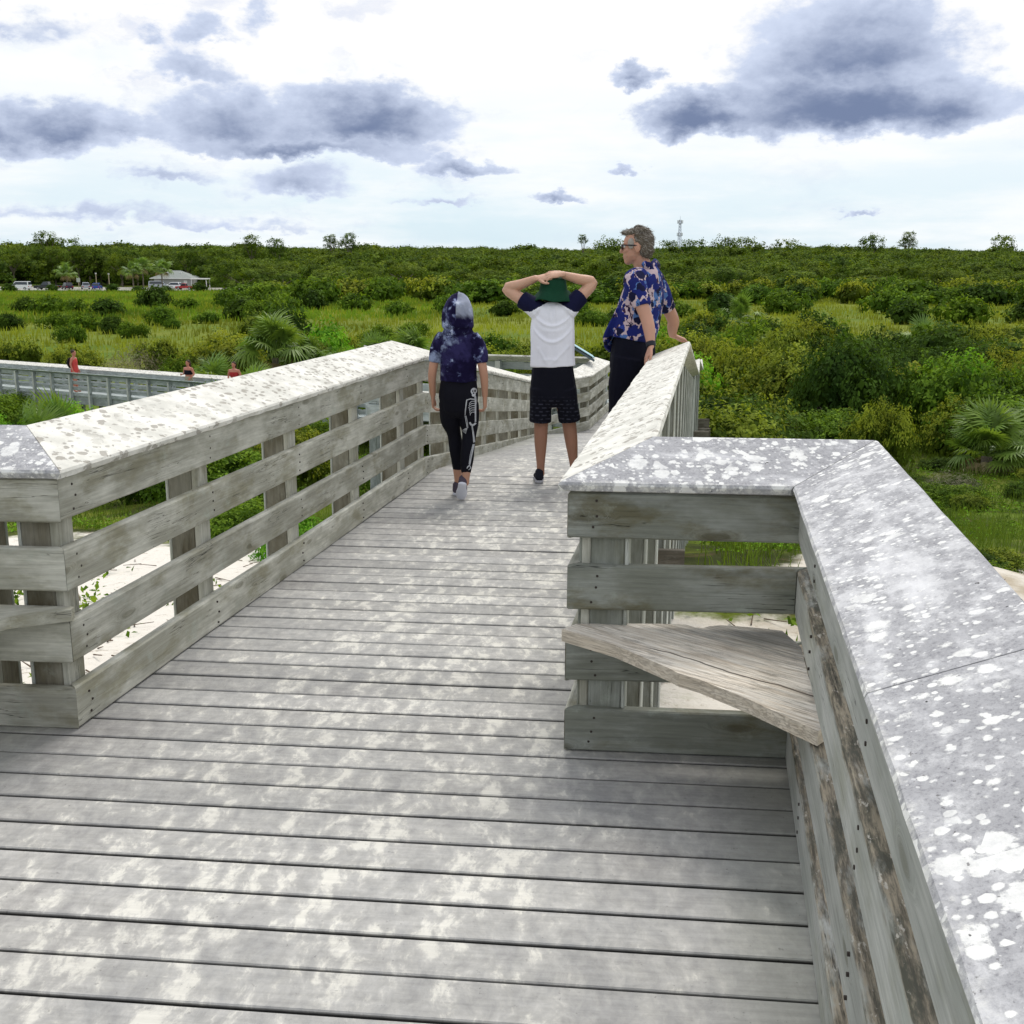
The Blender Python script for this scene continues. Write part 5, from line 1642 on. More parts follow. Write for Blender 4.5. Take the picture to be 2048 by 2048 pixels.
# ------------------------------------------------------------------ people
def skin_mat(name, col, red=0.05):
    m, t = new_mat(name)
    co = t.n('ShaderNodeTexCoord').outputs['Object']
    nz = t.noise(co, 9.0, 5.0, 0.6)
    c = t.mix(nz, tuple(x * 0.86 for x in col), (min(1, col[0] * 1.12), col[1] * 1.05, col[2] * 1.02))
    b = finish(t, c, 0.5, t.noise(co, 160.0, 3.0), 0.12, 0.002, 0.4)
    b.inputs['Subsurface Weight'].default_value = 0.12
    b.inputs['Subsurface Radius'].default_value = (0.012, 0.005, 0.003)
    b.inputs['Subsurface Scale'].default_value = 0.6
    return m


def cloth(name, col, var=0.1, rough=0.9):
    m, t = new_mat(name)
    co = t.n('ShaderNodeTexCoord').outputs['Object']
    nz = t.noise(co, 14.0, 4.0)
    c = t.mix(nz, tuple(x * (1 - var) for x in col), tuple(min(1, x * (1 + var)) for x in col))
    finish(t, c, rough, t.math('ADD', t.noise(co, 18.0, 4.0, 0.6), t.math('MULTIPLY', t.noise(co, 400.0, 2.0), 0.15)), 0.35, 0.01, 0.2)
    return m


def catmull(pts, vals, m=4):
    P_ = [Vector(p) for p in pts]
    V_ = [np.array(v if isinstance(v, (tuple, list)) else (v, v), float) for v in vals]
    if len(P_) == 2:
        return [P_[0].lerp(P_[1], i / m) for i in range(m + 1)], [V_[0] + (V_[1] - V_[0]) * i / m for i in range(m + 1)]
    op, ov = [], []
    n = len(P_)
    for i in range(n - 1):
        p0, p1, p2, p3 = P_[max(i - 1, 0)], P_[i], P_[i + 1], P_[min(i + 2, n - 1)]
        v0, v1, v2, v3 = V_[max(i - 1, 0)], V_[i], V_[i + 1], V_[min(i + 2, n - 1)]
        for k in range(m):
            t = k / m
            b = (-0.5 * t ** 3 + t * t - 0.5 * t, 1.5 * t ** 3 - 2.5 * t * t + 1, -1.5 * t ** 3 + 2 * t * t + 0.5 * t, 0.5 * t ** 3 - 0.5 * t * t)
            op.append(p0 * b[0] + p1 * b[1] + p2 * b[2] + p3 * b[3])
            ov.append(np.maximum(v0 * b[0] + v1 * b[1] + v2 * b[2] + v3 * b[3], 1e-4))
    op.append(P_[-1])
    ov.append(V_[-1])
    return op, ov


class Blob:
    """collects closed solids that are fused into one skin"""
    def __init__(self):
        self.v, self.f = [], []
    def tube(self, pts, rad, side=(1, 0, 0), n=14, m=4, flat=False):
        P_, V_ = catmull(pts, rad, m)
        side = Vector(side)
        b = len(self.v)
        k_ = len(P_)
        rings = []
        def frame(i):
            t = (P_[min(i + 1, k_ - 1)] - P_[max(i - 1, 0)]).normalized()
            s = (side - t * side.dot(t))
            if s.length < 1e-4:
                s = t.orthogonal()
            s.normalize()
            return t, s, t.cross(s)
        rr_ = []
        t, s, o = frame(0)
        e = min(V_[0]) * (0.05 if flat else 0.55)
        rr_.append((P_[0] - t * e, V_[0] * 0.62, s, o))
        for i in range(k_):
            t, s, o = frame(i)
            rr_.append((P_[i], V_[i], s, o))
        e2 = min(V_[-1]) * (0.05 if flat else 0.55)
        rr_.append((P_[-1] + t * e2, V_[-1] * 0.62, s, o))
        for (p, r, s, o) in rr_:
            for q in range(n):
                a = 2 * math.pi * q / n
                self.v.append(p + s * (r[0] * math.cos(a)) + o * (r[1] * math.sin(a)))
        R_ = len(rr_)
        for i in range(R_ - 1):
            for q in range(n):
                q2 = (q + 1) % n
                self.f.append((b + i * n + q, b + i * n + q2, b + (i + 1) * n + q2, b + (i + 1) * n + q))
        self.f.append(tuple(b + q for q in range(n - 1, -1, -1)))
        self.f.append(tuple(b + (R_ - 1) * n + q for q in range(n)))
        return self
    def ball(self, c, r, ax=None, n=14):
        """ellipsoid; r = radii along the three axes of ax"""
        c = Vector(c)
        ax = ax or (Vector((1, 0, 0)), Vector((0, 1, 0)), Vector((0, 0, 1)))
        b = len(self.v)
        st = n // 2
        for i in range(1, st):
            th_ = math.pi * i / st
            for q in range(n):
                a = 2 * math.pi * q / n
                self.v.append(c + ax[0] * (r[0] * math.sin(th_) * math.cos(a)) + ax[1] * (r[1] * math.sin(th_) * math.sin(a)) + ax[2] * (r[2] * math.cos(th_)))
        top, bot = len(self.v), len(self.v) + 1
        self.v += [c + ax[2] * r[2], c - ax[2] * r[2]]
        for i in range(st - 2):
            for q in range(n):
                q2 = (q + 1) % n
                self.f.append((b + i * n + q, b + (i + 1) * n + q, b + (i + 1) * n + q2, b + i * n + q2))
        for q in range(n):
            q2 = (q + 1) % n
            self.f.append((top, b + q, b + q2))
            self.f.append((bot, b + (st - 2) * n + q2, b + (st - 2) * n + q))
        return self
    def fuse(self, name, mats, voxel, smooth=3, parent=None, deform=None, pick=None, factor=0.5):
        me = mesh(name + '_solid', self.v, self.f)
        o = link(name + '_solid', me)
        md = o.modifiers.new('r', 'REMESH')
        md.mode = 'VOXEL'
        md.voxel_size = voxel
        if smooth:
            sm = o.modifiers.new('s', 'SMOOTH')
            sm.iterations = smooth
            sm.factor = factor
        dg = bpy.context.evaluated_depsgraph_get()
        out = bpy.data.meshes.new_from_object(o.evaluated_get(dg))
        out.name = name
        bpy.data.objects.remove(o)
        bpy.data.meshes.remove(me)
        n = len(out.vertices)
        if deform:
            co = np.empty(n * 3, np.float32)
            out.vertices.foreach_get('co', co)
            nr_ = np.empty(n * 3, np.float32)
            out.vertices.foreach_get('normal', nr_)
            co = deform(co.reshape(-1, 3).astype(float), nr_.reshape(-1, 3).astype(float))
            out.vertices.foreach_set('co', co.astype(np.float32).ravel())
        out.materials.clear()
        for m in mats:
            out.materials.append(m)
        k = len(out.polygons)
        if pick:
            c = np.empty(k * 3, np.float32)
            out.polygons.foreach_get('center', c)
            out.polygons.foreach_set('material_index', np.asarray(pick(c.reshape(-1, 3)), dtype=np.int32))
        else:
            out.polygons.foreach_set('material_index', np.zeros(k, dtype=np.int32))
        out.polygons.foreach_set('use_smooth', np.ones(k, dtype=bool))
        out.update()
        return link(name, out, parent)


def head(b, c, f, s=1.0, ears=True):
    """head about centre c facing f; s scales a 0.235 m adult head"""
    c, f = Vector(c), Vector(f).normalized()
    r = f.cross(Vector((0, 0, 1))).normalized()
    u = r.cross(f)
    ax = (f, r, u)
    at = lambda x, y, z: c + (f * x + r * y + u * z) * s
    k = lambda *v: tuple(q * s for q in v)
    b.ball(at(-0.008, 0, 0.022), k(0.098, 0.077, 0.096), ax)
    b.ball(at(0.022, 0, -0.045), k(0.070, 0.064, 0.068), ax)
    b.ball(at(0.058, 0, -0.092), k(0.030, 0.030, 0.025), ax)
    b.ball(at(0.070, 0, 0.022), k(0.020, 0.052, 0.014), ax)
    b.ball(at(0.062, 0.034, -0.022), k(0.024, 0.026, 0.022), ax)
    b.ball(at(0.062, -0.034, -0.022), k(0.024, 0.026, 0.022), ax)
    b.tube([at(0.084, 0, 0.012), at(0.100, 0, -0.016), at(0.106, 0, -0.032)], [0.008 * s, 0.011 * s, 0.014 * s], n=8, m=2)
    b.ball(at(0.086, 0, -0.060), k(0.010, 0.024, 0.007), ax, 8)
    b.ball(at(0.083, 0, -0.073), k(0.010, 0.021, 0.008), ax, 8)
    if ears:
        for q in (-1, 1):
            b.ball(at(-0.012, q * 0.079, -0.010), k(0.022, 0.009, 0.034), ax, 10)
    return at, ax


def hand(b, w, d, pn, th, s=1.0, curl=(0.35, 0.4, 0.3), spread=0.10, thumb_out=0.7):
    """palm and five fingers: w wrist, d pointing direction, pn palm-side normal, th direction towards the thumb"""
    w, d = Vector(w), Vector(d).normalized()
    pn = Vector(pn)
    pn = (pn - d * pn.dot(d)).normalized()
    t = pn.cross(d)
    if t.dot(Vector(th)) < 0:
        t = -t
    L = 0.085 * s
    b.tube([w - d * 0.02 * s, w + d * 0.02 * s, w + d * 0.055 * s, w + d * L], [(0.026 * s, 0.019 * s), (0.033 * s, 0.017 * s), (0.041 * s, 0.015 * s), (0.040 * s, 0.012 * s)], t, 12, 2)
    for i, (off, ln, r) in enumerate(((0.030, 0.070, 0.0088), (0.010, 0.079, 0.0092), (-0.011, 0.073, 0.0088), (-0.031, 0.057, 0.0078))):
        p = w + d * (L - 0.004 * abs(i - 1)) * 1.0 + t * off * s
        dd = (d + t * (off / 0.03) * spread).normalized()
        pts = [p - dd * 0.02 * s, p]
        a = 0.0
        for fr, cu in zip((0.42, 0.32, 0.26), curl):
            a += cu * (1.0 + 0.08 * i)
            p = p + (dd * math.cos(a) + pn * math.sin(a)) * ln * fr * s
            pts.append(p)
        b.tube(pts, [r * s, r * s, r * s * 0.95, r * s * 0.9, r * s * 0.75], t, 8, 2)
    p0 = w + d * 0.022 * s + t * 0.028 * s
    dt = (d * 0.75 + t * thumb_out + pn * 0.25).normalized()
    b.tube([p0 - dt * 0.015 * s, p0 + dt * 0.03 * s, p0 + dt * 0.05 * s + d * 0.012 * s, p0 + dt * 0.058 * s + d * 0.032 * s], [0.014 * s, 0.0125 * s, 0.0105 * s, 0.0085 * s], pn, 8, 2)


def shoe(parent, heel, toe, up, s, mat_u, mat_s, voxel=0.006, lift=0.0):
    """trainer: upper and sole; heel and toe are points on the sole line"""
    heel, toe, up = Vector(heel), Vector(toe), Vector(up).normalized()
    d = (toe - heel)
    L = d.length
    d.normalize()
    up = (up - d * up.dot(d)).normalized()
    side = d.cross(up)
    q = lambda f, z: heel + d * (L * f) + up * z * s
    b = Blob()
    b.tube([q(0.06, 0.014), q(0.30, 0.014), q(0.62, 0.014), q(0.92, 0.015)], [(0.031 * s, 0.014 * s), (0.031 * s, 0.014 * s), (0.041 * s, 0.014 * s), (0.030 * s, 0.013 * s)], side, 14, 4)
    so = b.fuse('shoe', [mat_s], voxel, 2, parent)
    b = Blob()
    b.tube([q(0.08, 0.042), q(0.30, 0.048), q(0.60, 0.038), q(0.90, 0.026)], [(0.030 * s, 0.026 * s), (0.031 * s, 0.030 * s), (0.037 * s, 0.024 * s), (0.027 * s, 0.014 * s)], side, 14, 4)
    b.tube([q(0.14, 0.04), q(0.17, 0.085)], [(0.030 * s, 0.034 * s), (0.029 * s, 0.034 * s)], side, 12, 2)
    link_ = b.fuse('upper', [mat_u], voxel, 2, so)
    return so


def folds(amp, fx, fz, seed, extra=None):
    r = np.random.default_rng(seed)
    ph = r.uniform(0, 6.28, 6)
    def f(co, nr_):
        x, y, z = co.T
        d = (np.sin(x * fx + 2.0 * np.sin(z * fz * 0.6 + ph[0]) + ph[1]) * np.sin(z * fz + ph[2] + 1.5 * np.sin(x * fx * 0.5 + ph[3])) * 0.6
             + np.sin(x * fx * 2.1 + z * fz * 1.7 + ph[4]) * 0.25 + np.sin(y * fx * 1.3 - z * fz * 1.2 + ph[5]) * 0.3)
        co = co + nr_ * (amp * d)[:, None]
        if extra:
            co = extra(co, nr_)
        return co
    return f


M['skin_child'] = skin_mat('suntanned_child_skin', (0.50, 0.275, 0.185))
M['skin_boy'] = skin_mat('light_tan_skin', (0.60, 0.365, 0.255))
M['skin_boyleg'] = skin_mat('tanned_leg_skin', (0.36, 0.185, 0.120))
M['skin_man'] = skin_mat('ruddy_skin', (0.52, 0.29, 0.205))
M['skin_red'] = skin_mat('sunburnt_skin', (0.48, 0.20, 0.13))
M['black_cloth'] = cloth('black_stretch_fabric', (0.004, 0.004, 0.009), 0.2, 0.85)
M['white_print'] = plain('white_print', (0.46, 0.47, 0.50), 0.9, 0.5, 60.0)
M['white_tee'] = cloth('white_jersey', (0.84, 0.84, 0.90), 0.03)
M['navy_tee'] = cloth('navy_jersey', (0.006, 0.007, 0.034), 0.15)
M['hat_green'] = cloth('dark_green_cotton', (0.006, 0.046, 0.022), 0.25)
M['navy_shorts'] = cloth('midnight_cotton', (0.004, 0.0045, 0.012), 0.2)
M['shoe_grey'] = cloth('plum_grey_mesh_fabric', (0.085, 0.070, 0.095), 0.2)
M['shoe_black'] = cloth('black_mesh_fabric', (0.015, 0.016, 0.025), 0.2)
M['sole_white'] = plain('white_rubber', (0.66, 0.67, 0.74), 0.6)
M['sole_dark'] = plain('pale_grey_rubber', (0.42, 0.42, 0.45), 0.6)
M['hair_grey'] = plain('grey_brown_hair', (0.135, 0.112, 0.088), 0.8, 0.65, 45.0)
M['hair_side'] = plain('silver_hair', (0.36, 0.335, 0.30), 0.8, 0.4, 45.0)
M['hair_brown'] = plain('dark_brown_hair', (0.055, 0.032, 0.020), 0.6, 0.3, 40.0)
M['lens'] = plain('amber_black_lens', (0.035, 0.012, 0.008), 0.12, 0.1, 3.0, 0.6)
M['watch'] = plain('black_watch_strap', (0.012, 0.014, 0.022), 0.5)
M['eye'] = plain('eye_white', (0.7, 0.7, 0.68), 0.3)


def tie_dye():
    m, t = new_mat('tie_dye_fleece')
    co = t.n('ShaderNodeTexCoord').outputs['Object']
    w = t.noise(co, 9.0, 4.0, 0.6, out=1)
    p = t.vmath('ADD', co, t.vmath('MULTIPLY', w, (0.10, 0.10, 0.10)))
    a = t.noise(p, 8.5, 5.0, 0.6)
    b_ = t.noise(t.vmath('ADD', p, (3, 7, 1)), 13.0, 5.0, 0.65)
    c = t.mix(t.step(a, 0.42, 0.62), (0.008, 0.006, 0.030), (0.030, 0.026, 0.090))
    c = t.mix(t.step(b_, 0.53, 0.64), c, (0.15, 0.18, 0.33))
    c = t.mix(t.step(b_, 0.60, 0.68), c, (0.55, 0.60, 0.72))
    g2 = t.noise(t.vmath('ADD', p, (1, 2, 9)), 6.0, 4.0, 0.6)
    c = t.mix(t.math('MULTIPLY', t.step(g2, 0.54, 0.66), 0.8), c, (0.30, 0.36, 0.52))
    xx = t.n('ShaderNodeSeparateXYZ', None, Vector=co)
    pane = t.math('MULTIPLY', t.step(xx.outputs[0], 0.0, 0.006), t.step(t.math('ADD', xx.outputs[2], t.math('MULTIPLY', a, 0.12)), 1.20, 1.26))
    c = t.mix(t.math('MULTIPLY', pane, 0.55), c, t.mix(b_, (0.30, 0.35, 0.48), (0.72, 0.76, 0.84)))
    c = t.mix(t.math('MULTIPLY', t.step(t.noise(p, 5.0, 3.0), 0.58, 0.68), 0.6), c, (0.060, 0.020, 0.070))
    finish(t, c, 0.95, t.noise(co, 20.0, 4.0), 0.4, 0.01, 0.1)
    return m


def flower_shirt():
    m, t = new_mat('blue_flower_shirt')
    co = t.n('ShaderNodeTexCoord').outputs['Object']
    w = t.vmath('SUBTRACT', t.noise(co, 11.0, 3.0, 0.6, out=1), (0.5, 0.5, 0.5))
    p = t.vmath('ADD', co, t.vmath('MULTIPLY', w, (0.10, 0.10, 0.10)))
    c = t.mix(t.noise(co, 5.0, 2.0), (0.50, 0.37, 0.40), (0.64, 0.52, 0.55))
    def petals(scale, thr, loc, squash=(1, 1, 1)):
        v = t.n('ShaderNodeTexVoronoi', None, Vector=t.mapping(p, squash, loc), Scale=scale, Randomness=1.0)
        cell = t.n('ShaderNodeSeparateColor', None, Color=v.outputs['Color']).outputs[0]
        lob = t.noise(co, 34.0, 2.0, 0.5)
        return t.step(t.math('SUBTRACT', t.math('ADD', t.math('MULTIPLY', cell, 0.34), thr), t.math('ADD', v.outputs['Distance'], t.math('MULTIPLY', t.math('SUBTRACT', lob, 0.5), 0.42))), -0.015, 0.02), cell
    a, ca = petals(14.0, 0.42, (0, 0, 0))
    b_, cb = petals(16.0, 0.26, (2, 5, 1))
    s, cs = petals(15.0, 0.14, (7, 2, 3), (2.4, 2.4, 0.55))
    c = t.mix(s, c, (0.045, 0.018, 0.050))
    c = t.mix(b_, c, t.mix(t.step(cb, 0.3, 0.7), (0.012, 0.026, 0.26), (0.09, 0.18, 0.42)))
    c = t.mix(a, c, t.mix(t.step(ca, 0.35, 0.6), (0.006, 0.007, 0.038), (0.010, 0.018, 0.15)))
    finish(t, c, 0.8, t.noise(co, 16.0, 4.0), 0.35, 0.012, 0.2)
    return m


def shorts_print():
    """midnight shorts, rows of little grey dashes on the lower legs"""
    m, t = new_mat('patterned_board_shorts')
    co = t.n('ShaderNodeTexCoord').outputs['Object']
    xyz = t.n('ShaderNodeSeparateXYZ', None, Vector=co)
    br = t.n('ShaderNodeTexBrick', {'offset': 0.5}, Vector=t.n('ShaderNodeCombineXYZ', None, X=xyz.outputs[0], Y=xyz.outputs[2]).outputs[0], Scale=1.0)
    br.inputs['Brick Width'].default_value = 0.048
    br.inputs['Row Height'].default_value = 0.026
    br.inputs['Mortar Size'].default_value = 0.0105
    br.inputs['Mortar Smooth'].default_value = 0.4
    dash = t.math('SUBTRACT', 1.0, br.outputs['Fac'])
    lowz = t.step(xyz.outputs[2], 0.63, 0.56)
    k = t.math('MULTIPLY', t.math('MULTIPLY', dash, lowz), t.step(t.noise(co, 40.0, 3.0), 0.35, 0.6))
    c = t.mix(t.math('MULTIPLY', k, 0.75), (0.004, 0.0045, 0.011), (0.055, 0.058, 0.085))
    finish(t, c, 0.85, t.noise(co, 16.0, 4.0), 0.35, 0.01, 0.2)
    return m


M['tie_dye'] = tie_dye()
M['flowers'] = flower_shirt()
M['shorts_print'] = shorts_print()


# ---- child in the tie-dye hood, walking away
def hooded_child():
    g = thing('person', 'child in tie-dye hooded top and black leggings with white skeleton print, walking away', 'person', (-0.345, 7.03, 0), R(-6))
    b = Blob()
    at, ax = head(b, (0, 0.022, 1.160), (0, 1, -0.08), 0.82)
    b.tube([(0, 0.0, 1.03), (0, 0.005, 1.13)], [0.038, 0.036])
    b.tube([(0, 0, 0.62), (0, 0, 0.78), (0, 0, 0.96), (0, -0.005, 1.05)], [(0.105, 0.075), (0.095, 0.066), (0.108, 0.070), (0.07, 0.05)])
    for q in (-1, 1):
        ex = q * 0.178
        b.tube([(q * 0.105, -0.005, 1.035), (q * 0.140, -0.015, 0.93), (q * 0.166, -0.02, 0.80), (q * 0.168, 0.01, 0.665)], [0.036, 0.031, 0.027, 0.0185])
        hand(b, (q * 0.168, 0.012, 0.655), (q * 0.0, 0.15, -1), (-q, 0.1, 0), (0, 1, 0), 0.78, (0.5, 0.7, 0.5))
    # legs: left planted ahead, right pushing off with the heel up
    LL = [(-0.062, 0.0, 0.62), (-0.058, 0.03, 0.50), (-0.040, 0.055, 0.41), (-0.026, 0.065, 0.28), (-0.018, 0.070, 0.12), (-0.018, 0.072, 0.06)]
    RL = [(0.062, 0.0, 0.62), (0.066, 0.01, 0.50), (0.066, 0.005, 0.41), (0.060, -0.045, 0.28), (0.058, -0.085, 0.165), (0.052, -0.092, 0.115)]
    b.tube(LL, [0.062, 0.056, 0.040, 0.040, 0.026, 0.027])
    b.tube(RL, [0.062, 0.056, 0.040, 0.040, 0.026, 0.027])
    b.fuse('body', [M['skin_child']], 0.0052, 3, g)
    # leggings
    b = Blob()
    b.tube([(0, 0, 0.80), (0, 0, 0.73), (0, -0.004, 0.66), (0, 0, 0.58)], [(0.112, 0.082), (0.121, 0.086), (0.128, 0.096), (0.118, 0.088)])
    b.tube(LL[:4] + [(-0.019, 0.070, 0.17)], [0.069, 0.064, 0.046, 0.045, 0.031], flat=True)
    b.tube(RL[:4] + [(0.058, -0.080, 0.18)], [0.069, 0.064, 0.046, 0.045, 0.031], flat=True)
    lg = b.fuse('leggings', [M['black_cloth']], 0.006, 4, g, folds(0.0022, 30, 22, 4))
    # hooded top
    b = Blob()
    b.tube([(0, 0, 0.762), (0, 0, 0.82), (0, 0, 0.92), (0, -0.005, 1.01), (0, -0.005, 1.065), (0, 0, 1.10)],
           [(0.121, 0.094), (0.120, 0.090), (0.126, 0.092), (0.132, 0.085), (0.104, 0.075), (0.065, 0.062)], flat=True)
    for q in (-1, 1):
        b.tube([(q * 0.085, -0.005, 1.045), (q * 0.128, -0.008, 0.985), (q * 0.147, -0.014, 0.882)], [0.050, 0.048, 0.044], flat=True)
    b.tube([(0, 0.0, 1.06), (0, -0.005, 1.10), (0, 0.0, 1.16), (0.0, 0.005, 1.225), (0.002, 0.004, 1.275), (0.004, -0.005, 1.302)],
           [(0.094, 0.088), (0.107, 0.108), (0.102, 0.114), (0.087, 0.110), (0.062, 0.086), (0.022, 0.034)])

    def seam(co, nr_):
        x, y, z = co.T
        k = np.exp(-(x / 0.006) ** 2) * np.clip((z - 1.09) / 0.03, 0, 1) * (y < 0.02)
        groove = np.exp(-((z - 1.088) / 0.012) ** 2) * 0.010
        return co + nr_ * (0.005 * k - groove)[:, None]
    top = b.fuse('hooded_top', [M['tie_dye']], 0.006, 3, g, folds(0.006, 26, 20, 9, seam))
    shoe(g, (-0.026, 0.035, 0.0), (-0.030, 0.215, 0.0), (0, 0, 1), 0.92, M['shoe_grey'], M['sole_white'])
    shoe(g, (0.045, -0.155, 0.125), (0.022, -0.085, -0.004), (-0.05, 0.85, 0.4), 0.95, M['shoe_grey'], M['sole_white'])
    # the skeleton printed down the right leg, laid on the cloth
    tree_ = BVHTree.FromPolygons([v.co[:] for v in lg.data.vertices], [p.vertices[:] for p in lg.data.polygons])
    vs, fs = [], []

    def put(x, z, off=0.0022):
        h = tree_.ray_cast(Vector((x, -0.6, z)), Vector((0, 1, 0)))
        if h[0] is None:
            q = tree_.find_nearest(Vector((x, -0.05, z)))
            return q[0] + q[1] * off
        return h[0] + h[1] * off

    def stroke(pts, w0, w1=None, off=0.0022):
        w1 = w0 if w1 is None else w1
        fine = []
        for (a, b_) in zip(pts[:-1], pts[1:]):
            k = max(2, int(math.hypot(b_[0] - a[0], b_[1] - a[1]) / 0.008))
            fine += [(a[0] + (b_[0] - a[0]) * i / k, a[1] + (b_[1] - a[1]) * i / k) for i in range(k)]
        fine.append(pts[-1])
        n = len(fine)
        b0 = len(vs)
        for i, (x, z) in enumerate(fine):
            p, q = fine[max(i - 1, 0)], fine[min(i + 1, n - 1)]
            dx, dz = q[0] - p[0], q[1] - p[1]
            l = math.hypot(dx, dz) or 1
            w = (w0 + (w1 - w0) * i / (n - 1)) / 2
            for e in (-1, 1):
                vs.append(put(x - dz / l * w * e, z + dx / l * w * e, off))
        for i in range(n - 1):
            fs.append((b0 + 2 * i, b0 + 2 * i + 1, b0 + 2 * i + 3, b0 + 2 * i + 2))
    S = stroke
    for (x, z, w, h) in ((0.103, 0.703, 0.017, 0.021), (0.104, 0.680, 0.011, 0.011)):
        b0 = len(vs)
        vs.append(put(x, z))
        for k in range(12):
            a = k * math.pi / 6
            vs.append(put(x + w * math.cos(a), z + h * math.sin(a)))
        fs += [(b0, b0 + 1 + k, b0 + 1 + (k + 1) % 12) for k in range(12)]
    S([(0.112, 0.672), (0.114, 0.645), (0.113, 0.57), (0.112, 0.505)], 0.009, 0.008)
    S([(0.062, 0.650), (0.085, 0.657), (0.118, 0.650)], 0.006)
    for i in range(6):
        z = 0.640 - i * 0.014
        S([(0.112, z), (0.092, z + 0.001), (0.074 + 0.003 * abs(i - 2), z - 0.010), (0.082, z - 0.020)], 0.0045, 0.003)
    S([(0.064, 0.648), (0.057, 0.600), (0.050, 0.552)], 0.0075, 0.006)
    S([(0.050, 0.548), (0.056, 0.510), (0.062, 0.468)], 0.0045)
    S([(0.056, 0.548), (0.064, 0.510), (0.067, 0.468)], 0.0035)
    for k in range(4):
        S([(0.062 - 0.002 * k, 0.466), (0.054 - 0.007 * k, 0.446 + 0.002 * k), (0.050 - 0.007 * k, 0.428 + 0.004 * k)], 0.004, 0.003)
    S([(0.078, 0.505), (0.086, 0.490), (0.100, 0.486), (0.114, 0.498)], 0.011, 0.012)
    S([(0.092, 0.484), (0.097, 0.430), (0.102, 0.372)], 0.008, 0.010)
    S([(0.101, 0.362), (0.092, 0.300), (0.082, 0.236)], 0.008, 0.006)
    S([(0.096, 0.362), (0.084, 0.300), (0.078, 0.240)], 0.003)
    S([(0.083, 0.234), (0.072, 0.226), (0.066, 0.214)], 0.008, 0.005)
    S([(0.083, 0.230), (0.088, 0.215), (0.076, 0.204)], 0.006, 0.004)
    n_w = len(fs)
    for (x, z) in ((0.097, 0.704), (0.109, 0.704), (0.103, 0.690)):
        b0 = len(vs)
        for k in range(8):
            a = k * math.pi / 4
            vs.append(put(x + 0.0042 * math.cos(a), z + 0.0048 * math.sin(a), 0.0034))
        fs.append(tuple(b0 + k for k in range(8)))
    me = mesh('skeleton_print', vs, fs, [M['white_print'], M['black_cloth']])
    me.polygons.foreach_set('material_index', [0] * n_w + [1] * (len(fs) - n_w))
    link('skeleton_print', me, lg)
    return g


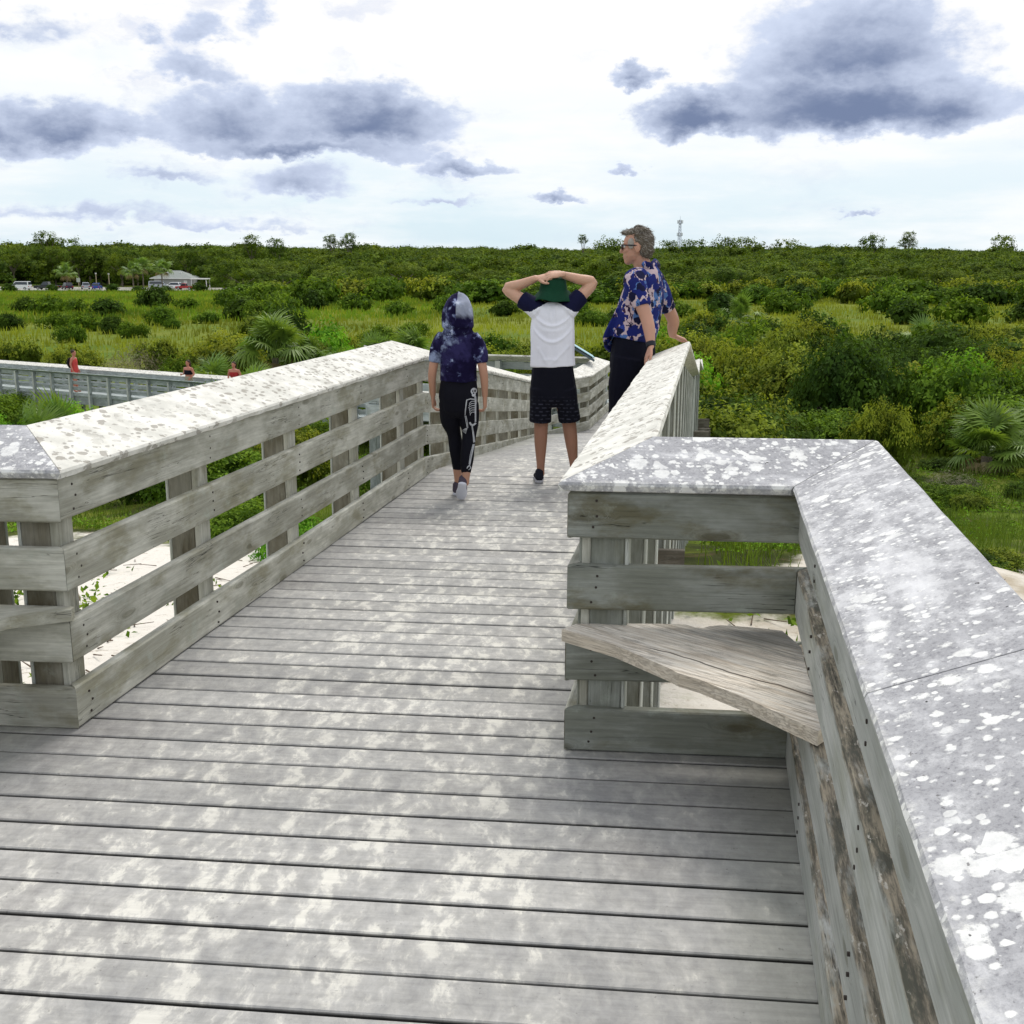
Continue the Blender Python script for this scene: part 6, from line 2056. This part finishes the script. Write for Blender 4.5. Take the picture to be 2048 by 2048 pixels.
# ---- boy with both hands on his green hat
def boy():
    g = thing('person', 'boy in a green bucket hat with both hands clasped on his head', 'person', (0.27, 7.55, 0), R(-4))
    b = Blob()
    head(b, (0.0, 0.045, 1.300), (0, 1, 0.05), 0.88)
    b.tube([(0, 0.0, 1.18), (0, 0.02, 1.25)], [0.046, 0.044])
    b.tube([(0, 0, 0.62), (0, 0, 0.80), (0, 0, 1.02), (0, 0, 1.16), (0, 0, 1.21)], [(0.125, 0.088), (0.118, 0.080), (0.125, 0.082), (0.128, 0.075), (0.07, 0.05)])
    EL, ER = Vector((-0.318, 0.085, 1.325)), Vector((0.263, 0.085, 1.368))
    WL, WR = Vector((-0.112, 0.000, 1.398)), Vector((0.062, -0.005, 1.422))
    b.tube([(-0.120, 0, 1.195), (-0.200, 0.03, 1.250), EL, (EL * 0.55 + WL * 0.45) + Vector((0, 0, -0.004)), WL], [0.050, 0.043, 0.037, 0.035, 0.023])
    b.tube([(0.120, 0, 1.200), (0.180, 0.03, 1.275), ER, (ER * 0.55 + WR * 0.45), WR], [0.050, 0.043, 0.037, 0.035, 0.023])
    hand(b, WL + Vector((0.005, -0.006, 0)), (0.93, -0.12, 0.14), (0.1, 0.55, -0.75), (0, -0.6, -0.8), 0.86, (0.25, 0.35, 0.3), 0.16, 0.8)
    hand(b, WR + Vector((-0.005, -0.016, 0.004)), (-0.95, -0.10, -0.08), (0, 0.55, -0.75), (0, 0.7, 0.5), 0.86, (0.2, 0.35, 0.3), 0.12, 0.5)
    LL = [(-0.075, 0, 0.62), (-0.075, 0.0, 0.50), (-0.072, 0.012, 0.415), (-0.073, 0.0, 0.29), (-0.071, -0.012, 0.12), (-0.072, -0.012, 0.06)]
    RL = [(0.085, 0, 0.62), (0.105, 0.02, 0.50), (0.120, 0.045, 0.415), (0.138, 0.045, 0.29), (0.158, 0.040, 0.12), (0.16, 0.040, 0.06)]
    b.tube(LL, [0.075, 0.065, 0.050, 0.0445, 0.028, 0.030])
    b.tube(RL, [0.075, 0.065, 0.050, 0.0445, 0.028, 0.030])
    b.fuse('body', [M['skin_boy'], M['skin_boyleg']], 0.0046, 2, g, None, lambda c: (c[:, 2] < 0.7).astype(int))
    b = Blob()
    b.tube([(0.005, 0, 0.812), (0.002, 0, 0.90), (0, 0, 1.02), (0, 0.0, 1.12), (0, 0, 1.19), (0, 0.005, 1.235)], [(0.156, 0.108), (0.150, 0.102), (0.152, 0.100), (0.146, 0.094), (0.125, 0.082), (0.062, 0.058)], flat=True)
    b.tube([(-0.085, 0.0, 1.175), (-0.150, 0.015, 1.222), (-0.213, 0.035, 1.258)], [0.074, 0.064, 0.059], flat=True)
    b.tube([(0.085, 0.0, 1.180), (0.140, 0.015, 1.235), (0.190, 0.035, 1.286)], [0.074, 0.064, 0.059], flat=True)

    def swags(co, nr_):
        x, y, z = co.T
        back = np.clip((-y - 0.01) / 0.05, 0, 1)
        d = np.zeros(len(x))
        for z0, wdt, dep, a in ((1.085, 0.135, 4.6, 0.0075), (1.052, 0.09, 2.0, 0.0025), (0.978, 0.140, 5.4, 0.0075), (0.862, 0.07, -1.5, 0.0025)):
            zz = z - (z0 + dep * x * x)
            ridge = np.exp(-(zz / 0.010) ** 2) - 0.5 * np.exp(-((zz - 0.026) / 0.020) ** 2)
            d += a * ridge * np.clip(1.25 - (np.abs(x) / wdt) ** 2, 0, 1)
        for (x0, z0, x1, z1, a) in ((0.125, 0.965, 0.0, 0.83, 0.005), (-0.10, 0.95, -0.03, 0.83, 0.004), (-0.03, 1.24, -0.005, 1.09, 0.004), (0.03, 1.24, 0.0, 1.08, 0.005)):
            ux, uz = x1 - x0, z1 - z0
            l = math.hypot(ux, uz)
            s = ((x - x0) * ux + (z - z0) * uz) / l
            n_ = ((x - x0) * -uz + (z - z0) * ux) / l
            d += a * np.exp(-(n_ / 0.010) ** 2) * np.clip(s / 0.02, 0, 1) * np.clip((l - s) / 0.03, 0, 1)
        return co + nr_ * (d * back)[:, None]

    def raglan(c):
        x, y, z = c.T
        return (z > 1.178 + 0.56 * np.clip(0.147 - np.abs(x), 0, 1)).astype(int)
    b.fuse('shirt', [M['white_tee'], M['navy_tee']], 0.0058, 3, g, folds(0.0022, 26, 18, 12, swags), raglan)
    b = Blob()
    b.tube([(0.005, 0, 0.86), (0.006, 0, 0.76), (0.008, 0, 0.66), (0.008, 0, 0.59)], [(0.136, 0.098), (0.146, 0.104), (0.156, 0.108), (0.154, 0.104)])
    b.tube([(-0.070, 0, 0.66), (-0.075, 0.0, 0.55), (-0.078, 0.006, 0.428)], [(0.080, 0.098), (0.077, 0.088), (0.075, 0.080)], flat=True)
    b.tube([(0.085, 0, 0.66), (0.106, 0.012, 0.55), (0.124, 0.030, 0.436)], [(0.082, 0.098), (0.079, 0.088), (0.076, 0.080)], flat=True)
    b.fuse('shorts', [M['shorts_print']], 0.006, 3, g, folds(0.0045, 24, 16, 3))
    # bucket hat: crown and drooping brim
    vs, fs = [], []
    prof = [(0.0, 1.412), (0.045, 1.410), (0.078, 1.398), (0.088, 1.385), (0.094, 1.345), (0.098, 1.325), (0.110, 1.312), (0.134, 1.294), (0.146, 1.283), (0.146, 1.278), (0.112, 1.304), (0.094, 1.316)]
    n = 40
    for i, (r, z) in enumerate(prof):
        for k in range(n):
            a = 2 * math.pi * k / n
            wv = 0.008 * math.sin(3 * a + 1) + 0.006 * math.sin(5 * a) if r > 0.1 else 0.0015 * math.sin(4 * a + i)
            back = 0.5 - 0.5 * math.sin(a)
            dz = (-0.024 * back * max(0.0, (r - 0.09) / 0.05))
            vs.append((r * math.cos(a) * 0.97 + 0.0, 0.045 + r * math.sin(a) * 1.08, z + wv + dz - 0.004))
    for i in range(len(prof) - 1):
        for k in range(n):
            fs.append((i * n + k, (i + 1) * n + k, (i + 1) * n + (k + 1) % n, i * n + (k + 1) % n))
    link('hat', mesh('hat', vs, fs, M['hat_green'], True), g)
    b = Blob()
    b.ball((0, 0.030, 1.285), (0.082, 0.095, 0.062))
    b.fuse('hair', [M['hair_brown']], 0.008, 1, g)
    shoe(g, (-0.076, -0.058, 0.0), (-0.098, 0.165, 0.0), (0, 0, 1), 1.02, M['shoe_black'], M['sole_dark'])
    shoe(g, (0.160, -0.005, 0.0), (0.195, 0.215, 0.0), (0, 0, 1), 1.02, M['shoe_black'], M['sole_dark'])
    return g


# ---- man leaning back on the right railing
def man():
    O = Vector((0.85, 7.78, 0.0))
    g = thing('person', 'grey-haired man in a blue flowered shirt and sunglasses leaning on the right railing', 'person', O)
    W_ = lambda x, y, z: Vector((x, y, z)) - O
    f, r = Vector((-0.87, 0.5, 0)).normalized(), Vector((0.5, 0.87, 0)).normalized()
    b = Blob()
    hc = W_(0.852, 7.80, 1.612)
    hf = Vector((-0.975, 0.22, -0.05)).normalized()
    at, ax = head(b, hc, hf, 1.03)
    b.tube([W_(0.925, 7.79, 1.43), W_(0.890, 7.80, 1.50), W_(0.872, 7.80, 1.55)], [(0.062, 0.062), (0.060, 0.060), (0.058, 0.058)])
    b.tube([W_(0.845, 7.78, 0.86), W_(0.865, 7.78, 1.02), W_(0.905, 7.79, 1.24), W_(0.92, 7.79, 1.38), W_(0.925, 7.79, 1.44)], [(0.155, 0.110), (0.150, 0.112), (0.160, 0.105), (0.130, 0.080), (0.075, 0.06)], r)
    SL, SR = W_(0.820, 7.615, 1.375), W_(1.005, 7.955, 1.370)
    ELb, ERb = W_(0.897, 7.52, 1.150), W_(1.160, 8.085, 1.105)
    WLb, WRb = W_(0.925, 7.43, 0.965), W_(1.175, 8.185, 0.985)
    b.tube([SL, (SL + ELb) / 2 + Vector((-0.004, 0, 0)), ELb, (ELb + WLb) / 2 + Vector((0.004, 0, 0.01)), WLb], [0.040, 0.047, 0.044, 0.041, 0.028])
    b.tube([SR, (SR + ERb) / 2, ERb, (ERb + WRb) / 2, WRb], [0.040, 0.047, 0.044, 0.041, 0.028])
    hand(b, WLb + Vector((0.0, -0.005, -0.01)), (-0.36, -0.22, -0.9), (0.8, 0.0, -0.45), (-0.3, -0.9, 0.1), 1.02, (0.2, 0.3, 0.2), 0.12, 0.5)
    hand(b, WRb + Vector((0.01, 0.0, -0.006)), (0.93, 0.10, -0.32), (0.0, 0.0, -1), (-0.2, 0.9, 0.1), 1.02, (0.35, 0.55, 0.4), 0.10, 0.5)
    LLb = [W_(0.800, 7.69, 0.86), W_(0.772, 7.69, 0.66), W_(0.756, 7.69, 0.47), W_(0.750, 7.68, 0.28), W_(0.745, 7.67, 0.06)]
    RLb = [W_(0.89, 7.86, 0.86), W_(0.868, 7.90, 0.66), W_(0.852, 7.94, 0.47), W_(0.845, 7.95, 0.28), W_(0.84, 7.95, 0.04)]
    for q in (LLb, RLb):
        b.tube(q, [0.09, 0.078, 0.058, 0.055, 0.038])
    b.fuse('body', [M['skin_man']], 0.0056, 2, g)
    # shorts
    b = Blob()
    b.tube([W_(0.858, 7.78, 1.03), W_(0.85, 7.78, 0.95), W_(0.84, 7.78, 0.84), W_(0.825, 7.78, 0.76)], [(0.168, 0.128), (0.186, 0.145), (0.192, 0.150), (0.180, 0.142)], r)
    for q in (LLb, RLb):
        b.tube([q[0], q[1], q[2], q[3], q[4] + Vector((0, 0, 0.06))], [0.116, 0.104, 0.084, 0.076, 0.066], flat=True)
    b.fuse('trousers', [M['navy_shorts']], 0.008, 3, g, folds(0.004, 20, 14, 6))
    # shirt, open at the front and hanging away from the belly
    b = Blob()
    b.tube([W_(0.835, 7.78, 0.985), W_(0.845, 7.78, 1.04), W_(0.872, 7.785, 1.14), W_(0.900, 7.79, 1.26), W_(0.918, 7.79, 1.37), W_(0.925, 7.79, 1.42), W_(0.915, 7.79, 1.47)],
           [(0.190, 0.160), (0.192, 0.160), (0.200, 0.152), (0.204, 0.140), (0.185, 0.118), (0.135, 0.098), (0.076, 0.076)], r, 20, flat=True)
    b.tube([SL + Vector((0.04, 0.06, 0.025)), SL + Vector((0.004, 0.004, 0.005)), (SL + ELb) / 2 + Vector((0, -0.002, 0.0)), SL.lerp(ELb, 0.70)], [0.082, 0.080, 0.070, 0.064], flat=True)
    b.tube([SR + Vector((-0.04, -0.06, 0.025)), SR + Vector((-0.004, -0.004, 0.005)), (SR + ERb) / 2, SR.lerp(ERb, 0.72)], [0.082, 0.080, 0.070, 0.064], flat=True)
    b.tube([W_(0.790, 7.80, 1.20), W_(0.735, 7.83, 1.06), W_(0.690, 7.83, 0.955), W_(0.665, 7.82, 0.90)], [(0.15, 0.030), (0.165, 0.035), (0.150, 0.030), (0.06, 0.020)], r, 16, flat=True)
    b.fuse('shirt', [M['flowers']], 0.0068, 3, g, folds(0.0055, 17, 13, 21))
    b = Blob()
    b.tube([W_(0.975, 7.79, 1.455), W_(0.985, 7.79, 1.485), W_(0.965, 7.79, 1.515)], [(0.075, 0.016), (0.078, 0.018), (0.070, 0.012)], r)
    b.tube([W_(0.93, 7.71, 1.475), W_(0.89, 7.715, 1.50)], [(0.02, 0.035), (0.014, 0.02)], r)
    b.fuse('collar', [M['flowers']], 0.006, 2, g)
    # hair: fuller at the crown with a tuft blown forward
    b = Blob()
    u = ax[2]
    b.ball(at(-0.032, 0, 0.034), (0.090, 0.083, 0.086), ax)
    b.ball(at(-0.055, 0, -0.015), (0.060, 0.078, 0.075), ax)
    b.ball(at(0.022, 0, 0.090), (0.072, 0.064, 0.028), ax)
    b.ball(at(0.074, 0.010, 0.092), (0.028, 0.046, 0.016), ax)
    b.ball(at(-0.012, 0, 0.106), (0.060, 0.052, 0.020), ax)
    for q in range(26):
        a, e = RS.uniform(-2.4, 2.4), RS.uniform(0.2, 1.3)
        c = at(-0.02 - 0.085 * math.cos(a) * math.cos(e) * 0.9, 0.080 * math.sin(a) * math.cos(e), 0.045 + 0.088 * math.sin(e))
        b.ball(c, (0.020, 0.014, 0.012), ax, 8)

    def side(c):
        return (np.asarray((c - np.array(hc)) @ np.array(hf)) > 0.012).astype(int) * (np.asarray((c - np.array(hc))[:, 2]) < 0.075)
    hr = b.fuse('hair', [M['hair_grey'], M['hair_side']], 0.006, 1, g, folds(0.004, 150, 90, 8), side)
    # loose strands combed back over the hair
    hv, hn = [], []
    for p_ in hr.data.polygons:
        hv.append(p_.center[:])
        hn.append(p_.normal[:])
    pick_ = RS.sample(range(len(hv)), min(1500, len(hv)))
    sv, sf, sm_ = [], [], []
    for i in pick_:
        c, nn_ = Vector(hv[i]), Vector(hn[i])
        flow = (-hf * 0.9 + Vector((0, 0, -0.55)) + Vector((RS.gauss(0, 0.35), RS.gauss(0, 0.35), RS.gauss(0, 0.35))))
        if (c - hc).dot(hf) > 0.05 and (c - hc).z > 0.07:
            flow = hf * 0.5 + Vector((RS.gauss(0, 0.4), RS.gauss(0, 0.4), 0.35))
        flow = (flow - nn_ * flow.dot(nn_)).normalized()
        sd = nn_.cross(flow) * 0.0016
        l = RS.uniform(0.014, 0.034)
        b0 = len(sv)
        sv += [c - sd, c + sd, c + flow * l * 0.6 + nn_ * 0.006 + sd * 0.7, c + flow * l * 0.6 + nn_ * 0.006 - sd * 0.7, c + flow * l + nn_ * RS.uniform(0.002, 0.012)]
        sf += [(b0, b0 + 1, b0 + 2, b0 + 3), (b0 + 3, b0 + 2, b0 + 4)]
        k_ = 1 if RS.random() < 0.35 else 0
        sm_ += [k_, k_]
    me = mesh('strands', sv, sf, [M['hair_grey'], M['hair_side']])
    me.polygons.foreach_set('material_index', sm_)
    tag(link('strands', me, hr), kind='stuff')
    for q in (-1, 1):
        b = Blob()
        b.ball(at(0.030, q * 0.070, 0.020), (0.026, 0.010, 0.040), ax, 10)
        b.fuse('sideburn', [M['hair_side']], 0.006, 1, g)
        b = Blob()
        b.ball(at(0.078, q * 0.032, 0.004), (0.012, 0.012, 0.012), ax, 10)
        b.fuse('eye', [M['eye']], 0.004, 0, g)
    sg_ = link('sunglasses', None, g)
    for q in (-1, 1):
        b = Blob()
        b.ball(at(0.094, q * 0.036, 0.000), (0.008, 0.028, 0.022), ax, 12)
        b.fuse('lens', [M['lens']], 0.004, 1, sg_)
        b = Blob()
        b.tube([at(0.090, q * 0.062, 0.012), at(0.045, q * 0.080, 0.010), at(-0.012, q * 0.084, 0.004)], [(0.003, 0.005)] * 3, ax[1], 8, 2)
        b.fuse('temple', [M['watch']], 0.0025, 0, sg_)
    b = Blob()
    dw = (WLb - ELb).normalized()
    b.tube([WLb - dw * 0.022, WLb + dw * 0.012], [0.0345, 0.0335], flat=True)
    b.fuse('watch', [M['watch']], 0.005, 1, g)
    shoe(g, W_(0.77, 7.66, 0.0), W_(0.535, 7.78, 0.0), (0, 0, 1), 1.2, M['shoe_black'], M['sole_dark'])
    shoe(g, W_(0.865, 7.95, -0.015), W_(0.63, 8.07, -0.02), (0, 0, 1), 1.2, M['shoe_black'], M['sole_dark'])
    return g


def walker(x, y, z, face, label, skin, top, bottom, hair, h=1.65, torso='shirt', arms=0.0, w=1.0, long_hair=False):
    """small figure for the distant boardwalk"""
    g = thing('person', label, 'person', (x, y, z), face, 'people on the distant boardwalk')
    g.scale = (h / 1.7,) * 3
    b = Blob()
    head(b, (0, 0.02, 1.58), (0, 1, -0.15), 0.98)
    b.tube([(0, 0, 1.38), (0, 0.01, 1.50)], [0.055, 0.05])
    b.tube([(0, 0, 0.86), (0, 0, 1.05), (0, 0, 1.25), (0, 0, 1.38), (0, 0, 1.42)], [(0.165 * w, 0.12 * w), (0.145 * w, 0.11 * w), (0.175 * w, 0.115 * w), (0.17 * w, 0.09), (0.08, 0.06)])
    for q in (-1, 1):
        bend = arms if q > 0 else arms * 0.4
        e = (q * 0.25 * w, -0.02, 1.12)
        wr = (q * (0.25 - 0.12 * bend), 0.22 * bend + 0.05, 0.88 + 0.30 * bend)
        b.tube([(q * 0.175 * w, 0, 1.36), (q * 0.22 * w, -0.01, 1.24), e, wr], [0.052 * w, 0.046 * w, 0.038 * w, 0.027])
        hand(b, wr, (0, 0.3 + bend, -1 + 1.4 * bend), (-q, 0, 0), (0, 1, 0), 1.0)
        b.tube([(q * 0.085 * w, 0, 0.88), (q * 0.088, 0.0, 0.68), (q * 0.085, 0.02 * q, 0.48), (q * 0.085, 0.0, 0.30), (q * 0.085, -0.03 * q, 0.07), (q * 0.085, 0.12 - 0.03 * q, 0.03)],
               [0.092 * w, 0.08 * w, 0.06, 0.055, 0.038, 0.032])
    b.fuse('body', [skin], 0.014, 2, g)
    b = Blob()
    if torso == 'shirt':
        b.tube([(0, 0, 0.88), (0, 0, 1.05), (0, 0, 1.25), (0, 0, 1.38)], [(0.185 * w, 0.14 * w), (0.165 * w, 0.13 * w), (0.19 * w, 0.13 * w), (0.15 * w, 0.09)], flat=True)
    else:
        b.tube([(0, 0, 1.10), (0, 0, 1.20), (0, 0, 1.29)], [(0.165 * w, 0.128 * w), (0.185 * w, 0.145 * w), (0.182 * w, 0.122 * w)], flat=True)
    b.fuse('top', [top], 0.014, 2, g)
    b = Blob()
    b.tube([(0, 0, 1.0), (0, 0, 0.88), (0, 0, 0.80)], [(0.165 * w, 0.13 * w), (0.18 * w, 0.14 * w), (0.175 * w, 0.13 * w)])
    for q in (-1, 1):
        b.tube([(q * 0.085, 0, 0.85), (q * 0.09, 0, 0.56)], [0.105 * w, 0.095 * w], flat=True)
    b.fuse('shorts', [bottom], 0.016, 2, g)
    b = Blob()
    b.ball((0, -0.008, 1.635), (0.088, 0.098, 0.088))
    if long_hair:
        b.tube([(0, -0.06, 1.62), (0, -0.10, 1.50), (0, -0.10, 1.36)], [0.07, 0.06, 0.04])
    b.fuse('hair', [hair], 0.012, 1, g)
    return g


hooded_child()
boy()
man()
M['red_cloth'] = cloth('coral_red_cloth', (0.55, 0.07, 0.06))
M['maroon_cloth'] = cloth('red_patterned_cloth', (0.35, 0.03, 0.03), 0.5)
M['khaki_cloth'] = cloth('khaki_cloth', (0.30, 0.28, 0.20))
M['bag'] = cloth('black_bag_cloth', (0.015, 0.012, 0.015))
wk = walker(-18.1, 45.6, -3.76, R(-95), 'person in a red tank top with bowed head on the distant boardwalk', M['skin_red'], M['red_cloth'], M['red_cloth'], M['hair_brown'], 1.72)
b = Blob()
b.tube([(0, -0.16, 1.02), (0, -0.20, 1.20), (0, -0.16, 1.38)], [(0.12, 0.06), (0.15, 0.09), (0.11, 0.05)])
bag = b.fuse('backpack', [M['bag']], 0.014, 2)
bag.location = wk.location
bag.rotation_euler = wk.rotation_euler
tag(bag, 'black backpack on the person in the red tank top', 'backpack')
walker(-12.6, 42.9, -3.76, R(150), 'person in a strapless black top, on the distant boardwalk, middle one of three', M['skin_red'], M['black_cloth'], M['khaki_cloth'], M['hair_brown'], 1.56, 'bandeau', 0.8, 1.12, True)
walker(-10.6, 42.0, -3.76, R(165), 'person in a red bikini top, rightmost on the distant boardwalk', M['skin_red'], M['maroon_cloth'], M['maroon_cloth'], M['hair_brown'], 1.58, 'bandeau', 0.3, 1.1, True)
